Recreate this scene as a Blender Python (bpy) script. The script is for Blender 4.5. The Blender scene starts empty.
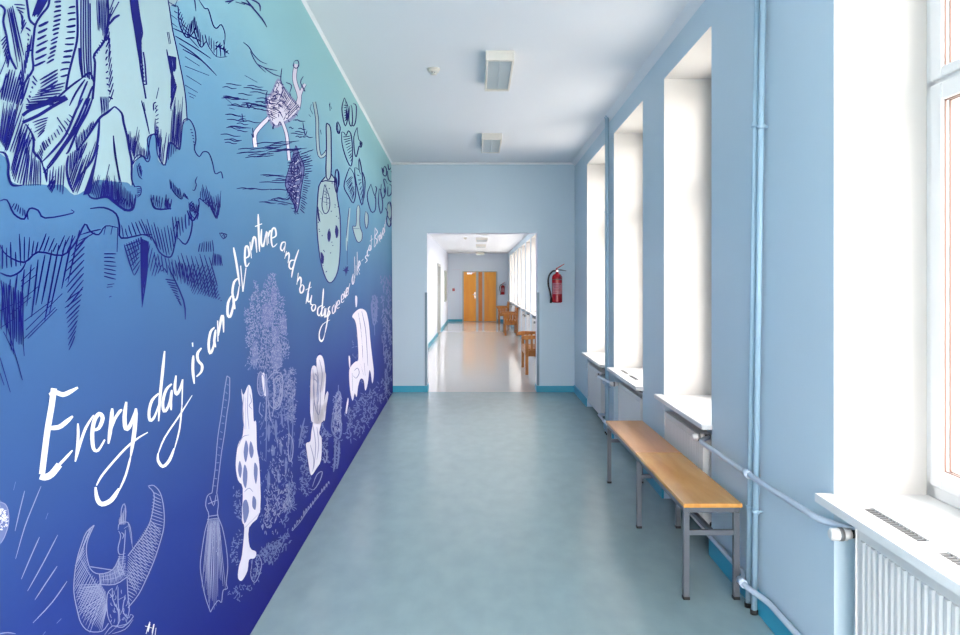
import bpy, math, random
from mathutils import Vector, geometry
# ---------------------------------------------------------------- scene, camera, sky, exposure
S = bpy.context.scene
COL = S.collection
cam_d = bpy.data.cameras.new('camera'); cam = bpy.data.objects.new('camera', cam_d); COL.objects.link(cam)
cam.location = (0, 0, 1.5); cam.rotation_euler = (math.pi/2, 0, 0)
cam_d.sensor_width = 36; cam_d.lens = 27.0
cam_d.shift_x = 3/960; cam_d.shift_y = -34.5/960
cam_d.clip_start = .05; cam_d.clip_end = 200
S.camera = cam
S.view_settings.view_transform = 'Standard'; S.view_settings.look = 'None'
S.view_settings.gamma = 1; S.view_settings.use_curve_mapping = False
S.view_settings.exposure = 2.25
w = bpy.data.worlds.new('sky'); S.world = w; w.use_nodes = True
bg = w.node_tree.nodes['Background']
bg.inputs[1].default_value = 5.0
_n = w.node_tree; _t = _n.nodes.new('ShaderNodeTexCoord'); _s = _n.nodes.new('ShaderNodeSeparateXYZ'); _r = _n.nodes.new('ShaderNodeValToRGB')
_m = _n.nodes.new('ShaderNodeMapRange'); _m.inputs['From Min'].default_value = -1; _n.links.new(_t.outputs['Generated'], _s.inputs[0]); _n.links.new(_s.outputs[2], _m.inputs[0])
_n.links.new(_m.outputs[0], _r.inputs[0]); _n.links.new(_r.outputs[0], bg.inputs[0])
_r.color_ramp.elements[0].position = .46; _r.color_ramp.elements[0].color = (.45, .42, .38, 1)      # bright pavement and snow-pale ground
_r.color_ramp.elements[1].position = .52; _r.color_ramp.elements[1].color = (1, .925, .87, 1)        # overcast sky

# ---------------------------------------------------------------- materials
def lin(c):
    return tuple(((v/255)/12.92 if v/255 <= .04045 else ((v/255+.055)/1.055)**2.4) for v in c)
def mat(name, rgb, rough=.5, metal=0, spec=.5, coat=0, noise=None, bump=None, linear=False):
    m = bpy.data.materials.new(name); m.use_nodes = True
    nt = m.node_tree; b = nt.nodes['Principled BSDF']
    c = rgb if linear else lin(rgb)
    b.inputs['Base Color'].default_value = (*c, 1); b.inputs['Roughness'].default_value = rough
    b.inputs['Metallic'].default_value = metal; b.inputs['Specular IOR Level'].default_value = spec
    b.inputs['Coat Weight'].default_value = coat
    tc = nt.nodes.new('ShaderNodeTexCoord')
    if noise:      # (scale vec, amount)
        mp = nt.nodes.new('ShaderNodeMapping'); mp.inputs['Scale'].default_value = noise[0]
        nt.links.new(tc.outputs['Object'], mp.inputs[0])
        n = nt.nodes.new('ShaderNodeTexNoise'); n.inputs['Scale'].default_value = 1; n.inputs['Detail'].default_value = 5
        nt.links.new(mp.outputs[0], n.inputs['Vector'])
        r = nt.nodes.new('ShaderNodeValToRGB')
        a = noise[1]
        r.color_ramp.elements[0].position = .3; r.color_ramp.elements[1].position = .7
        r.color_ramp.elements[0].color = (*[v*(1-a) for v in c], 1)
        r.color_ramp.elements[1].color = (*[min(1, v*(1+a)) for v in c], 1)
        nt.links.new(n.outputs[0], r.inputs[0]); nt.links.new(r.outputs[0], b.inputs['Base Color'])
    if bump:       # (scale vec, strength, distance)
        mp = nt.nodes.new('ShaderNodeMapping'); mp.inputs['Scale'].default_value = bump[0]
        nt.links.new(tc.outputs['Object'], mp.inputs[0])
        n = nt.nodes.new('ShaderNodeTexNoise'); n.inputs['Scale'].default_value = 1; n.inputs['Detail'].default_value = 3
        nt.links.new(mp.outputs[0], n.inputs['Vector'])
        bp = nt.nodes.new('ShaderNodeBump'); bp.inputs['Strength'].default_value = bump[1]; bp.inputs['Distance'].default_value = bump[2]
        nt.links.new(n.outputs[0], bp.inputs['Height']); nt.links.new(bp.outputs[0], b.inputs['Normal'])
    return m
M = {}
M['blue'] = mat('blue_wall_paint', (195, 215, 228), .45, spec=.3, noise=((1.2, 1.2, .8), .02), bump=((9, 9, 9), .15, .004))
M['farwhite'] = mat('pale_wall_paint', (222, 228, 242), .5, spec=.3)
M['farblue'] = mat('pale_blue_white_paint', (222, 234, 248), .5, spec=.3)
M['white'] = mat('white_plaster', (204, 202, 199), .6, spec=.25, bump=((6, 6, 6), .12, .004))
M['ceil'] = mat('ceiling_paint', (232, 235, 240), .8, spec=.1)
M['pvc'] = mat('white_window_plastic', (226, 227, 228), .3)
M['gasket'] = mat('brown_gasket', (128, 98, 88), .5)
M['base'] = mat('teal_skirting_paint', (42, 160, 192), .35)
M['sill'] = mat('white_sill', (226, 227, 227), .5)
M['grille'] = mat('grey_plastic_grille', (112, 114, 116), .5)
M['rad'] = mat('radiator_enamel', (212, 212, 212), .35)
M['pipe'] = mat('blue_pipe_enamel', (160, 190, 210), .4)
M['pipew'] = mat('pale_pipe_enamel', (188, 202, 218), .3)
M['black'] = mat('black_rubber', (18, 18, 20), .5)
M['steel'] = mat('grey_tube_steel', (98, 104, 113), .45, metal=.2)
M['guard'] = mat('grey_corner_metal', (112, 138, 154), .4, metal=.2)
M['lampw'] = mat('lamp_housing', (222, 218, 210), .5)
M['louvre'] = mat('lamp_louvre', (196, 206, 212), .4)
M['tube'] = mat('lamp_tube', (214, 220, 222), .3)
M['red'] = mat('extinguisher_red', (176, 16, 30), .25, coat=.3)
M['label'] = mat('extinguisher_label', (190, 120, 132), .5)
M['chrome'] = mat('chrome', (200, 200, 205), .25, metal=1)
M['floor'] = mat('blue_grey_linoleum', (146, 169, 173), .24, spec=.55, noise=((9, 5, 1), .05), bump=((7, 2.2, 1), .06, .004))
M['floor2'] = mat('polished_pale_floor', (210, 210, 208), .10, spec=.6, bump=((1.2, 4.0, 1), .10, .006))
M['trimgrey'] = mat('door_frame_grey', (176, 180, 176), .5)
M['board'] = mat('olive_board', (150, 162, 150), .6)
def wood(name, c1, c2, scale, rough, coat=0.0):
    m = mat(name, c1, rough, coat=coat); nt = m.node_tree; b = nt.nodes['Principled BSDF']
    tc = nt.nodes.new('ShaderNodeTexCoord'); mp = nt.nodes.new('ShaderNodeMapping'); mp.inputs['Scale'].default_value = scale
    nt.links.new(tc.outputs['Object'], mp.inputs[0])
    n = nt.nodes.new('ShaderNodeTexNoise'); n.inputs['Scale'].default_value = 1; n.inputs['Detail'].default_value = 6; n.inputs['Distortion'].default_value = .6
    nt.links.new(mp.outputs[0], n.inputs['Vector'])
    r = nt.nodes.new('ShaderNodeValToRGB'); r.color_ramp.elements[0].position = .32; r.color_ramp.elements[1].position = .68
    r.color_ramp.elements[0].color = (*lin(c1), 1); r.color_ramp.elements[1].color = (*lin(c2), 1)
    nt.links.new(n.outputs[0], r.inputs[0]); nt.links.new(r.outputs[0], b.inputs['Base Color'])
    return m
M['seat'] = wood('honey_varnished_plywood', (198, 132, 76), (218, 156, 98), (14, 1.6, 1), .3, .15)
M['seat2'] = wood('orange_varnished_plywood', (206, 140, 66), (230, 170, 92), (12, 1.4, 1), .25, .15)
M['bwood'] = wood('brown_pine', (160, 92, 28), (196, 126, 50), (20, 20, 4), .4)
M['door'] = wood('orange_door_veneer', (232, 146, 26), (244, 166, 40), (6, 1, .8), .35)
M['door2'] = wood('darker_orange_door_veneer', (205, 112, 14), (214, 126, 22), (6, 1, .8), .35)
def glass(name='window_glass', tint=1.0):
    m = bpy.data.materials.new(name); m.use_nodes = True; nt = m.node_tree; nt.nodes.clear()
    o = nt.nodes.new('ShaderNodeOutputMaterial'); mx = nt.nodes.new('ShaderNodeMixShader')
    t = nt.nodes.new('ShaderNodeBsdfTransparent'); g = nt.nodes.new('ShaderNodeBsdfGlossy'); g.inputs['Roughness'].default_value = .02
    t.inputs[0].default_value = (tint, tint, tint, 1)
    lw = nt.nodes.new('ShaderNodeLayerWeight'); pw = nt.nodes.new('ShaderNodeMath'); pw.operation = 'POWER'; pw.inputs[1].default_value = 5
    nt.links.new(lw.outputs['Facing'], pw.inputs[0])
    f = nt.nodes.new('ShaderNodeMath'); f.operation = 'MULTIPLY_ADD'; f.inputs[1].default_value = .8; f.inputs[2].default_value = .04; nt.links.new(pw.outputs[0], f.inputs[0])
    nt.links.new(f.outputs[0], mx.inputs[0]); nt.links.new(t.outputs[0], mx.inputs[1]); nt.links.new(g.outputs[0], mx.inputs[2])
    nt.links.new(mx.outputs[0], o.inputs[0]); return m
M['glass'] = glass(); M['dimglass'] = glass('daylight_dimming_glass', .74)  # second glass has a made-up tint to weaken daylight through its panes
def emis(name, rgb, s):
    m = mat(name, rgb); b = m.node_tree.nodes['Principled BSDF']
    b.inputs['Emission Color'].default_value = (*lin(rgb), 1); b.inputs['Emission Strength'].default_value = s; return m
M['lit'] = emis('lit_tube', (255, 244, 200), 3)

# ---------------------------------------------------------------- mesh helpers
SH = .0088                                     # the right wall toes out by half a degree
class MB:
    def __init__(s, sh=False): s.v=[]; s.f=[]; s.m=[]; s.s=[]; s.sh=sh
    def vert(s, x, y, z): s.v.append((x + (SH*y if s.sh else 0), y, z)); return len(s.v)-1
    def face(s, ids, m=0, smooth=False): s.f.append(tuple(ids)); s.m.append(m); s.s.append(smooth)
    def box(s, x0, x1, y0, y1, z0, z1, m=0, fm=None):
        if x0 > x1: x0, x1 = x1, x0
        if y0 > y1: y0, y1 = y1, y0
        i = [s.vert(x, y, z) for z in (z0, z1) for y in (y0, y1) for x in (x0, x1)]
        q = {'z-': (0,2,3,1), 'z+': (4,5,7,6), 'y-': (0,1,5,4), 'y+': (2,6,7,3), 'x-': (0,4,6,2), 'x+': (1,3,7,5)}
        for k, t in q.items(): s.face([i[j] for j in t], (fm or {}).get(k, m))
        return s
    def tube(s, pts, r, m=0, n=12, caps=True, bend=0.0):
        P = [Vector(p) for p in pts]
        if bend > 0 and len(P) > 2:
            Q = [P[0]]
            for a, b, c in zip(P, P[1:], P[2:]):
                d1 = (a-b); d2 = (c-b); t = min(bend, d1.length*.45, d2.length*.45)
                p1 = b+d1.normalized()*t; p2 = b+d2.normalized()*t
                for k in range(6):
                    u = k/5; Q.append((1-u)**2*p1 + 2*u*(1-u)*b + u*u*p2)
            Q.append(P[-1]); P = Q
        rr = r if isinstance(r, (list, tuple)) else [r]*len(P)
        rings = []; up = None
        for k, p in enumerate(P):
            t = (P[min(k+1, len(P)-1)]-P[max(k-1, 0)]).normalized()
            if up is None: up = Vector((0,0,1)) if abs(t.z) < .9 else Vector((1,0,0))
            a = t.cross(up).normalized(); b = t.cross(a).normalized(); up = a.cross(t)*1
            up = -b if False else up
            rings.append([s.vert(*(p + a*math.cos(2*math.pi*j/n)*rr[k] + b*math.sin(2*math.pi*j/n)*rr[k])) for j in range(n)])
        for A, B in zip(rings, rings[1:]):
            for j in range(n): s.face((A[j], B[j], B[(j+1)%n], A[(j+1)%n]), m, True)
        if caps: s.face(rings[0], m); s.face(rings[-1][::-1], m)
        return s
    def lathe(s, c, prof, m=0, n=24, axis='z'):
        rings = []
        for r, h in prof:
            ring = []
            for j in range(n):
                a = 2*math.pi*j/n; u, w_ = r*math.cos(a), r*math.sin(a)
                if axis == 'z': p = (c[0]+u, c[1]+w_, c[2]+h)
                elif axis == 'y': p = (c[0]+u, c[1]+h, c[2]+w_)
                else: p = (c[0]+h, c[1]+u, c[2]+w_)
                ring.append(s.vert(*p))
            rings.append(ring)
        for A, B in zip(rings, rings[1:]):
            for j in range(n): s.face((A[j], A[(j+1)%n], B[(j+1)%n], B[j]), m, True)
        s.face(rings[0][::-1], m); s.face(rings[-1], m)
        return s
    def prism(s, poly, h0, h1, axis='y', m=0):       # poly in the plane across the axis
        def p(a, b, h): return {'y': (a, h, b), 'x': (h, a, b), 'z': (a, b, h)}[axis]
        A = [s.vert(*p(a, b, h0)) for a, b in poly]; B = [s.vert(*p(a, b, h1)) for a, b in poly]
        n = len(poly)
        for j in range(n): s.face((A[j], A[(j+1)%n], B[(j+1)%n], B[j]), m)
        s.face(A[::-1], m); s.face(B, m); return s
def obj(name, mb, mats, parent=None, bevel=0, kind=None, fix=True):
    me = bpy.data.meshes.new(name)
    me.from_pydata(mb.v, [], mb.f)
    for k in (mats if isinstance(mats, (list, tuple)) else [mats]): me.materials.append(M[k] if isinstance(k, str) else k)
    me.polygons.foreach_set('material_index', mb.m); me.polygons.foreach_set('use_smooth', mb.s)
    me.update()
    if fix:
        import bmesh
        b = bmesh.new(); b.from_mesh(me); bmesh.ops.recalc_face_normals(b, faces=b.faces); b.to_mesh(me); b.free()
    o = bpy.data.objects.new(name, me); COL.objects.link(o)
    if parent is not None:
        o.parent = parent; q = parent; off = Vector()
        while q is not None: off += q.location; q = q.parent
        o.location = -off
    if bevel:
        b = o.modifiers.new('bevel', 'BEVEL'); b.width = bevel; b.segments = 2; b.limit_method = 'ANGLE'
    if kind: o['kind'] = kind
    return o
def thing(name, label, cat, loc, group=None):
    o = bpy.data.objects.new(name, None); COL.objects.link(o); o.location = loc; o.empty_display_size = .1
    o['label'] = label; o['category'] = cat
    if group: o['group'] = group
    return o
def sroot(name, loc):
    o = bpy.data.objects.new(name, None); COL.objects.link(o); o.location = loc; o['kind'] = 'structure'; return o
def tag(o, label, cat, group=None):
    o['label'] = label; o['category'] = cat
    if group: o['group'] = group
    return o
def struct(name, mb, mats, **k): return obj(name, mb, mats, kind='structure', **k)
def dup(root, loc, label):
    r = root.copy(); COL.objects.link(r); r.location = loc; r['label'] = label
    def rec(a, b):
        for ch in list(a.children):
            c = ch.copy(); COL.objects.link(c); c.parent = b; rec(ch, c)
    rec(root, r); return r

# ---------------------------------------------------------------- dimensions
YB, YE, ZC = -2.2, 9.9, 3.155        # back of hall, end wall, ceiling
WR = 1.258                          # right wall line at the camera (toes out by SH)
WT = .46                            # wall thickness
FR = .33                            # depth of the reveal up to the window frame
NI = .15                            # depth of the radiator niche
F0, F1, ZF = 10.15, 28.0, 2.65      # far corridor
FW = 1.20
# mural plane  x = MA + MB_*y + MC*z
MA, MBb, MC = -.8822, -.02763, -.007
def mx(y, z): return MA + MBb*y + MC*z

# floor
m = MB(); m.box(-1.9, 2.2, YB-.2, YE+.02, -.1, 0); struct('floor', m, 'floor')
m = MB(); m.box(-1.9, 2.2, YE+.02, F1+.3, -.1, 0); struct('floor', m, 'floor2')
# ceiling
m = MB(); m.box(-1.9, 2.2, YB-.2, YE+.02, ZC, ZC+.15); struct('ceiling', m, 'ceil')
m = MB(); m.box(-1.9, 2.2, F0, F1+.3, ZF, ZF+.15); struct('ceiling', m, 'ceil')
# left wall behind the mural
m = MB(); LW0, LW1, LZ0, LZ1 = -2.0, -.7, .12, 3.0  # opening behind the camera, added to let in fill light
for (ya, yb, za, zb) in ((YB, LW0, 0, ZC), (LW0, LW1, 0, LZ0), (LW0, LW1, LZ1, ZC), (LW1, YE, 0, ZC)):
    a = [m.vert(mx(y, z)-d, y, z) for y in (ya, yb) for z in (za, zb) for d in (.012, .3)]
    for q in ((0,1,3,2), (4,6,7,5), (0,4,5,1), (2,3,7,6), (0,2,6,4), (1,5,7,3)): m.face([a[j] for j in q])
struct('wall_left', m, 'blue')
# cornice
m = MB()
for (y0, y1) in ((YB, YE),):
    for sx in (-1,):
        A = [(0,0), (.03,0), (.02,-.008), (.01,-.018), (0,-.025)]
        i0 = [m.vert(mx(YB, ZC)-.012+u, YB, ZC+v) for u, v in A]; i1 = [m.vert(mx(YE, ZC)-.012+u, YE, ZC+v) for u, v in A]
        for j in range(5): m.face((i0[j], i0[(j+1)%5], i1[(j+1)%5], i1[j]))
struct('trim_1', m, 'ceil')
m = MB(); m.box(-1.3, 1.5, YE-.03, YE, ZC-.03, ZC); struct('trim_2', m, 'ceil', bevel=.012)
# back wall
m = MB(); BX0, BX1, BZ0, BZ1 = -.75, 1.22, .1, 3.0  # unseen opening, added so daylight enters from behind the camera
m.box(-1.9, BX0, YB-.2, YB, 0, ZC); m.box(BX1, 2.2, YB-.2, YB, 0, ZC); m.box(BX0, BX1, YB-.2, YB, 0, BZ0); m.box(BX0, BX1, YB-.2, YB, BZ1, ZC)
struct('wall_back', m, 'blue')
# end wall with the opening
DX0, DX1, DZ = -.69, .828, 2.188
m = MB()
m.box(-1.9, DX0, YE, F0, 0, ZC, 0, {'x+': 1, 'y+': 1}); m.box(DX1, 2.2, YE, F0, 0, ZC, 0, {'x-': 1, 'y+': 1})
m.box(DX0, DX1, YE, F0, DZ, ZC, 0, {'z-': 1, 'y+': 1})
struct('wall_end', m, ['blue', 'farwhite'])
# skirting on the end wall, wrapping into the opening
m = MB(); m.box(-1.17, DX0+.012, YE-.015, YE, 0, .088); m.box(DX0, DX0+.012, YE, F0, 0, .088)
struct('baseboard_left', m, 'base', bevel=.004)
m = MB(); m.box(DX1-.012, 1.345, YE-.015, YE, 0, .088); m.box(DX1-.012, DX1, YE, F0, 0, .088)
struct('baseboard_end', m, 'base', bevel=.004)
for k, x in enumerate((DX0, DX1)):
    s = 1 if k else -1; m = MB()
    m.box(x-.002*s, x+.028*s, YE-.004, YE, .09, 1.37); m.box(x-.004*s, x, YE-.004, YE+.028, .09, 1.37)
    struct('trim_%d' % (3+k), m, 'guard')

# ---------------------------------------------------------------- window walls
def window_wall(name, xw, y0, y1, ztop, wins, sh, piermat, revealmat):
    m = MB(sh); xo = xw+WT; wins = sorted(wins); y = y0
    for (a, b, zs, zh) in wins + [(y1, None, 0, 0)]:
        zz = max([w_[2] for w_ in wins])
        if b is None: prevz = zh_last; m.box(xw, xo, y, a, 0, zs_last, 0); m.box(xw, xo, y, a, zs_last, prevz, 0, {'y-': 1, 'y+': 1}); m.box(xw, xo, y, a, prevz, ztop, 0); break
        m.box(xw, xo, y, a, 0, zs, 0); m.box(xw, xo, y, a, zs, zh, 0, {'y-': 1, 'y+': 1}); m.box(xw, xo, y, a, zh, ztop, 0)
        m.box(xw, xo, a, b, zh, ztop, 0, {'z-': 1})                # lintel
        m.box(xw+NI, xo, a, b, 0, zs-.03, 0)                       # breast behind the radiator
        y = b; zs_last, zh_last = zs, zh
    return struct(name, m, [piermat, revealmat])
wcount = [0]
def window(xw, y0, y1, zs, zh, sh, transom=None, slots=False, proj=.06, ear=.05, thick=.03):
    wcount[0] += 1
    r = sroot('window_%d' % wcount[0], (xw+FR+.04, (y0+y1)/2, zs))
    xa, xb = xw+FR, xw+FR+.075; yc = (y0+y1)/2
    m = MB(sh); fw = .06
    m.box(xa, xb, y0, y0+fw, zs, zh); m.box(xa, xb, y1-fw, y1, zs, zh); m.box(xa, xb, y0, y1, zs, zs+fw); m.box(xa, xb, y0, y1, zh-fw, zh)
    zt = transom
    if zt: m.box(xa, xb, y0, y1, zt-.02, zt+.02)
    obj('window_frame', m, 'pvc', r, bevel=.006)
    cells = [(y0+fw, y1-fw, zs+fw, zt-.02), (y0+fw, y1-fw, zt+.02, zh-fw)] if zt else [(y0+fw, y1-fw, zs+fw, zh-fw)]
    if zt:
        a, b, c, d = cells[0]; cells = [(a, yc-.03, c, d), (yc+.03, b, c, d), cells[1]]
        m = MB(sh); m.box(xa, xb, yc-.03, yc+.03, zs+fw, zt-.02); obj('mullion', m, 'pvc', r, bevel=.005)
    for (a, b, c, d) in cells:
        m = MB(sh); sw = .05; sb = .025 if (zt and c > zt) else sw; x0, x1 = xa-.016, xa+.05
        a+=.0; m.box(x0, x1, a-.012, a+sw, c-.012, d+.012); m.box(x0, x1, b-sw, b+.012, c-.012, d+.012)
        m.box(x0, x1, a+sw, b-sw, c-.012, c+sb); m.box(x0, x1, a+sw, b-sw, d-sw, d+.012)
        sa = obj('sash', m, 'pvc', r, bevel=.006)
        m = MB(sh); g = .006; A, B, Cc, D = a+sw, b-sw, c+sb, d-sw; g = .003
        for xg0, xg1 in ((xa-.004, xa+.002), (xa+.013, xa+.019)):
            m.box(xg0, xg1, A, A+g, Cc, D); m.box(xg0, xg1, B-g, B, Cc, D); m.box(xg0, xg1, A, B, Cc, Cc+g); m.box(xg0, xg1, A, B, D-g, D)
        obj('gasket', m, 'gasket', sa)
        m = MB(sh); m.box(xa+.019, xa+.023, A, B, Cc, D); obj('pane', m, 'dimglass', sa)
        if zt and d < zt and b > yc+.1:
            m = MB(sh); zhn = (c+d)/2; yh = a+.022
            m.box(x0-.012, x0, yh-.014, yh+.014, zhn-.035, zhn+.035); m.box(x0-.045, x0-.012, yh-.008, yh+.008, zhn-.008, zhn+.008); m.box(x0-.045, x0-.03, yh-.01, yh+.01, zhn-.11, zhn+.01)
            obj('window_handle', m, 'pvc', sa, bevel=.004)
    # sill
    m = MB(sh); xf = xw-proj; z0, z1 = zs-thick, zs
    if slots:
        L = (y1-y0); sl = [(y1-.47, y1-.14), (y1-.87, y1-.54)] if L > 1.05 else [(y1-.5, y1-.2)]
        xs0, xs1 = xw+.018, xw+.058
        m.box(xf, xs0, y0, y1, z0, z1); m.box(xs1, xa+.02, y0, y1, z0, z1)
        ys = y0
        for (a, b) in sorted(sl): m.box(xs0, xs1, ys, a, z0, z1); ys = b
        m.box(xs0, xs1, ys, y1, z0, z1)
    else: m.box(xf, xa+.02, y0, y1, z0, z1)
    m.box(xf, xw, y0-.02, y0, z0, z1); m.box(xf, xw, y1, y1+ear, z0, z1)
    si = obj('window_sill', m, 'sill', r, bevel=0 if slots else .006)
    if slots:
        for (a, b) in sl:
            g = MB(sh); g.box(xs0, xs1, a, b, z0, z1-.008)
            for k in range(int((b-a)/.02)): g.box(xs0, xs1, a+.006+k*.02, a+.014+k*.02, z1-.008, z1-.004)
            obj('vent_grille', g, 'grille', si)
    return r
HALL = [(7.44, 8.73, .657, 2.94), (5.68, 6.93, .684, 2.94), (3.97, 5.01, .722, 2.92), (1.45, 2.583, .741, 2.93)
       ]
window_wall('wall_right', WR, YB, YE, ZC, HALL, True, 'blue', 'white')
for k, (a, b, zs, zh) in enumerate(HALL):
    window(WR, a, b, zs, zh, True, transom=2.2, slots=(k in (1, 3)), ear=.02 if k == 3 else .05)
# skirting on the right wall: it runs on the piers and stops at each niche
m = MB(True); y = YB
for (a, b, zs, zh) in sorted(HALL): m.box(WR-.016, WR, y, a, 0, .1); y = b
m.box(WR-.016, WR, y, YE, 0, .1)
struct('baseboard_right', m, 'base', bevel=.004)
r = sroot('window_21', (-1.0, -1.1, LZ0)); m = MB()  # unseen glazing added behind the camera to brighten the right wall
xa = mx(LW0, 0)-.2; xb = xa+.07-.0; 
xa, xb = -.97, -.90
for k in range(5):
    y = LW0+(LW1-LW0-.06)*k/4; m.box(xa, xb, y, y+.06, LZ0+.06, LZ1-.06)
m.box(xa, xb, LW0, LW1, LZ0, LZ0+.06); m.box(xa, xb, LW0, LW1, LZ1-.06, LZ1); obj('window_frame', m, 'pvc', r)
m = MB(); m.box(-.937, -.933, LW0+.06, LW1-.06, LZ0+.06, LZ1-.06); obj('pane', m, 'glass', r)
r = sroot('window_22', (.23, YB-.1, BZ0))  # made-up back window, out of view, added to light the hall
m = MB()
for (a, b, c, d) in ((BX0, BX0+.06, BZ0, BZ1), (BX1-.06, BX1, BZ0, BZ1), (.2, .26, BZ0+.06, BZ1-.06), (BX0+.06, BX1-.06, BZ0, BZ0+.06), (BX0+.06, BX1-.06, BZ1-.06, BZ1)): m.box(a, b, YB-.12, YB-.06, c, d)
fr_ = obj('window_frame', m, 'pvc', r)
m = MB(); m.box(BX0+.06, BX1-.06, YB-.092, YB-.088, BZ0+.06, BZ1-.06); obj('pane', m, 'glass', r)
m = MB(True)
A = [(0,0), (-.05,0), (-.035,-.015), (-.015,-.035), (0,-.05)]
i0 = [m.vert(WR+u, YB, ZC+v) for u, v in A]; i1 = [m.vert(WR+u, YE, ZC+v) for u, v in A]
for j in range(5): m.face((i0[j], i0[(j+1)%5], i1[(j+1)%5], i1[j]))
struct('trim_5', m, 'ceil')

# ---------------------------------------------------------------- far corridor shell
FL = -1.13
m = MB()
dy = [(20.6, 21.9)]
m.box(FL-.3, FL, F0, 20.6, 0, ZF); m.box(FL-.3, FL, 21.9, F1, 0, ZF); m.box(FL-.3, FL, 20.6, 21.9, 2.0, ZF)
struct('wall_left', m, 'farwhite')
FARW = [(11.0+k*1.75, 12.4+k*1.75, .85, 2.5) for k in range(9)]
window_wall('wall_right', FW, F0, F1, ZF, FARW, False, 'blue', 'white')
for (a, b, zs, zh) in FARW: window(FW, a, b, zs, zh, False, transom=1.95, proj=.03, ear=.03)
m = MB(); m.box(-1.9, 2.2, F1, F1+.2, 0, ZF); struct('wall_far', m, 'farblue')
m = MB(); m.box(FL, FL+.015, F0, 20.55, 0, .09); m.box(FL, FL+.015, 21.95, F1, 0, .09); m.box(FL, -.53, F1-.015, F1, 0, .09); m.box(.76, FW, F1-.015, F1, 0, .09)
struct('baseboard_left', m, 'base')
m = MB(); y = F0
for (a, b, zs, zh) in FARW: m.box(FW-.015, FW, y, a, 0, .09); y = b
m.box(FW-.015, FW, y, F1, 0, .09); struct('baseboard_right', m, 'base')
# side door of the far corridor
r = sroot('door_1', (FL, 21.25, 0))
m = MB(); m.box(FL-.12, FL+.025, 20.55, 20.62, 0, 2.06); m.box(FL-.12, FL+.025, 21.88, 21.95, 0, 2.06); m.box(FL-.12, FL+.025, 20.55, 21.95, 1.99, 2.06)
obj('door_frame', m, 'trimgrey', r)
m = MB(); m.box(FL-.1, FL-.05, 20.62, 21.88, .01, 1.99); dl = obj('door_leaf', m, 'farwhite', r)
m = MB(); m.box(FL-.05, FL-.03, 20.7, 20.74, .95, 1.15); m.tube([(FL-.04, 20.72, 1.05), (FL, 20.72, 1.05), (FL, 20.84, 1.05)], .009); obj('door_handle', m, 'chrome', dl)
# orange double door
s28 = F1/720
def X28(px): return (px-477)*s28
r = sroot('door_2', (X28(480), F1-.02, 0)); DT = 1.5+(283-272)*s28
m = MB(); m.box(X28(463.0)-.02, X28(463.7), F1-.05, F1, 0, DT+.02); m.box(X28(496), X28(496)+.05, F1-.05, F1, 0, DT+.02); m.box(X28(463.7), X28(496), F1-.05, F1, DT, DT+.03)
obj('door_frame', m, 'trimgrey', r)
for (a, b, mt) in ((463.7, 476.0, 'door'), (478.4, 482.2, 'door2'), (484.2, 496, 'door')):
    m = MB(); m.box(X28(a), X28(b), F1-.04, F1-.005, .01, DT)
    lf = obj('door_leaf', m, mt, r)
    if a < 470:
        h = MB(); h.box(X28(474.6), X28(475.3), F1-.055, F1-.04, .9, 1.15); h.tube([(X28(475), F1-.05, 1.05), (X28(475), F1-.1, 1.05), (X28(472.5), F1-.1, 1.05)], .012)
        obj('door_handle', h, 'chrome', lf)
        h = MB(); h.box(X28(467), X28(472), F1-.1, F1-.04, DT-.09, DT-.02); h.box(X28(470), X28(474.5), F1-.12, F1-.1, DT-.04, DT-.02); obj('door_closer', h, 'chrome', lf)
for (a, b) in ((476.0, 478.4), (482.2, 484.2)):
    m = MB(); m.box(X28(a), X28(b), F1-.045, F1-.005, .01, DT); obj('metal_strip', m, 'trimgrey', r)

# ---------------------------------------------------------------- bench
def bench():
    r = thing('long_bench', 'long low bench with honey varnished plywood seat and grey steel legs along the right wall', 'bench', (1.115, 4.41, 0))
    x0, x1, y0, y1, zt = .972, 1.250, 3.385, 5.435, .462
    ym = (y0+y1)/2
    m = MB(); m.box(x0, x1, y0, ym-.001, zt-.020, zt); obj('seat', m, 'seat2', r, bevel=.004)
    m = MB(); m.box(x0, x1, ym+.001, y1, zt-.020, zt); obj('seat', m, 'seat', r, bevel=.004)
    t = .028; zu = zt-.0205
    m = MB()
    m.box(x0+.006, x0+.006+t, y0+.02, y1-.02, zu-t, zu); m.box(x1-.006-t, x1-.006, y0+.02, y1-.02, zu-t, zu)
    for y in (y0+.02, ym-t/2, y1-.02-t): m.box(x0+.006+t, x1-.006-t, y, y+t, zu-t, zu)
    obj('seat_frame', m, 'steel', r, bevel=.003)
    for y in (y0+.02, ym-t/2, y1-.02-t):
        for x in (x0+.006, x1-.006-t):
            m = MB(); m.box(x, x+t, y, y+t, .012, zu-t); l = obj('leg', m, 'steel', r, bevel=.003)
            m = MB(); m.box(x-.002, x+t+.002, y-.002, y+t+.002, 0, .016); obj('rubber_foot', m, 'black', l, bevel=.003)
        m = MB(); m.box(x0+.006+t, x1-.006-t, y+.004, y+t-.004, .305, .329); obj('cross_bar', m, 'steel', r, bevel=.002)
    m = MB(); m.box(1.105, 1.127, y0+.02+t, y1-.02-t, .306, .328); obj('stretcher', m, 'steel', r, bevel=.002)
bench()

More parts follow.
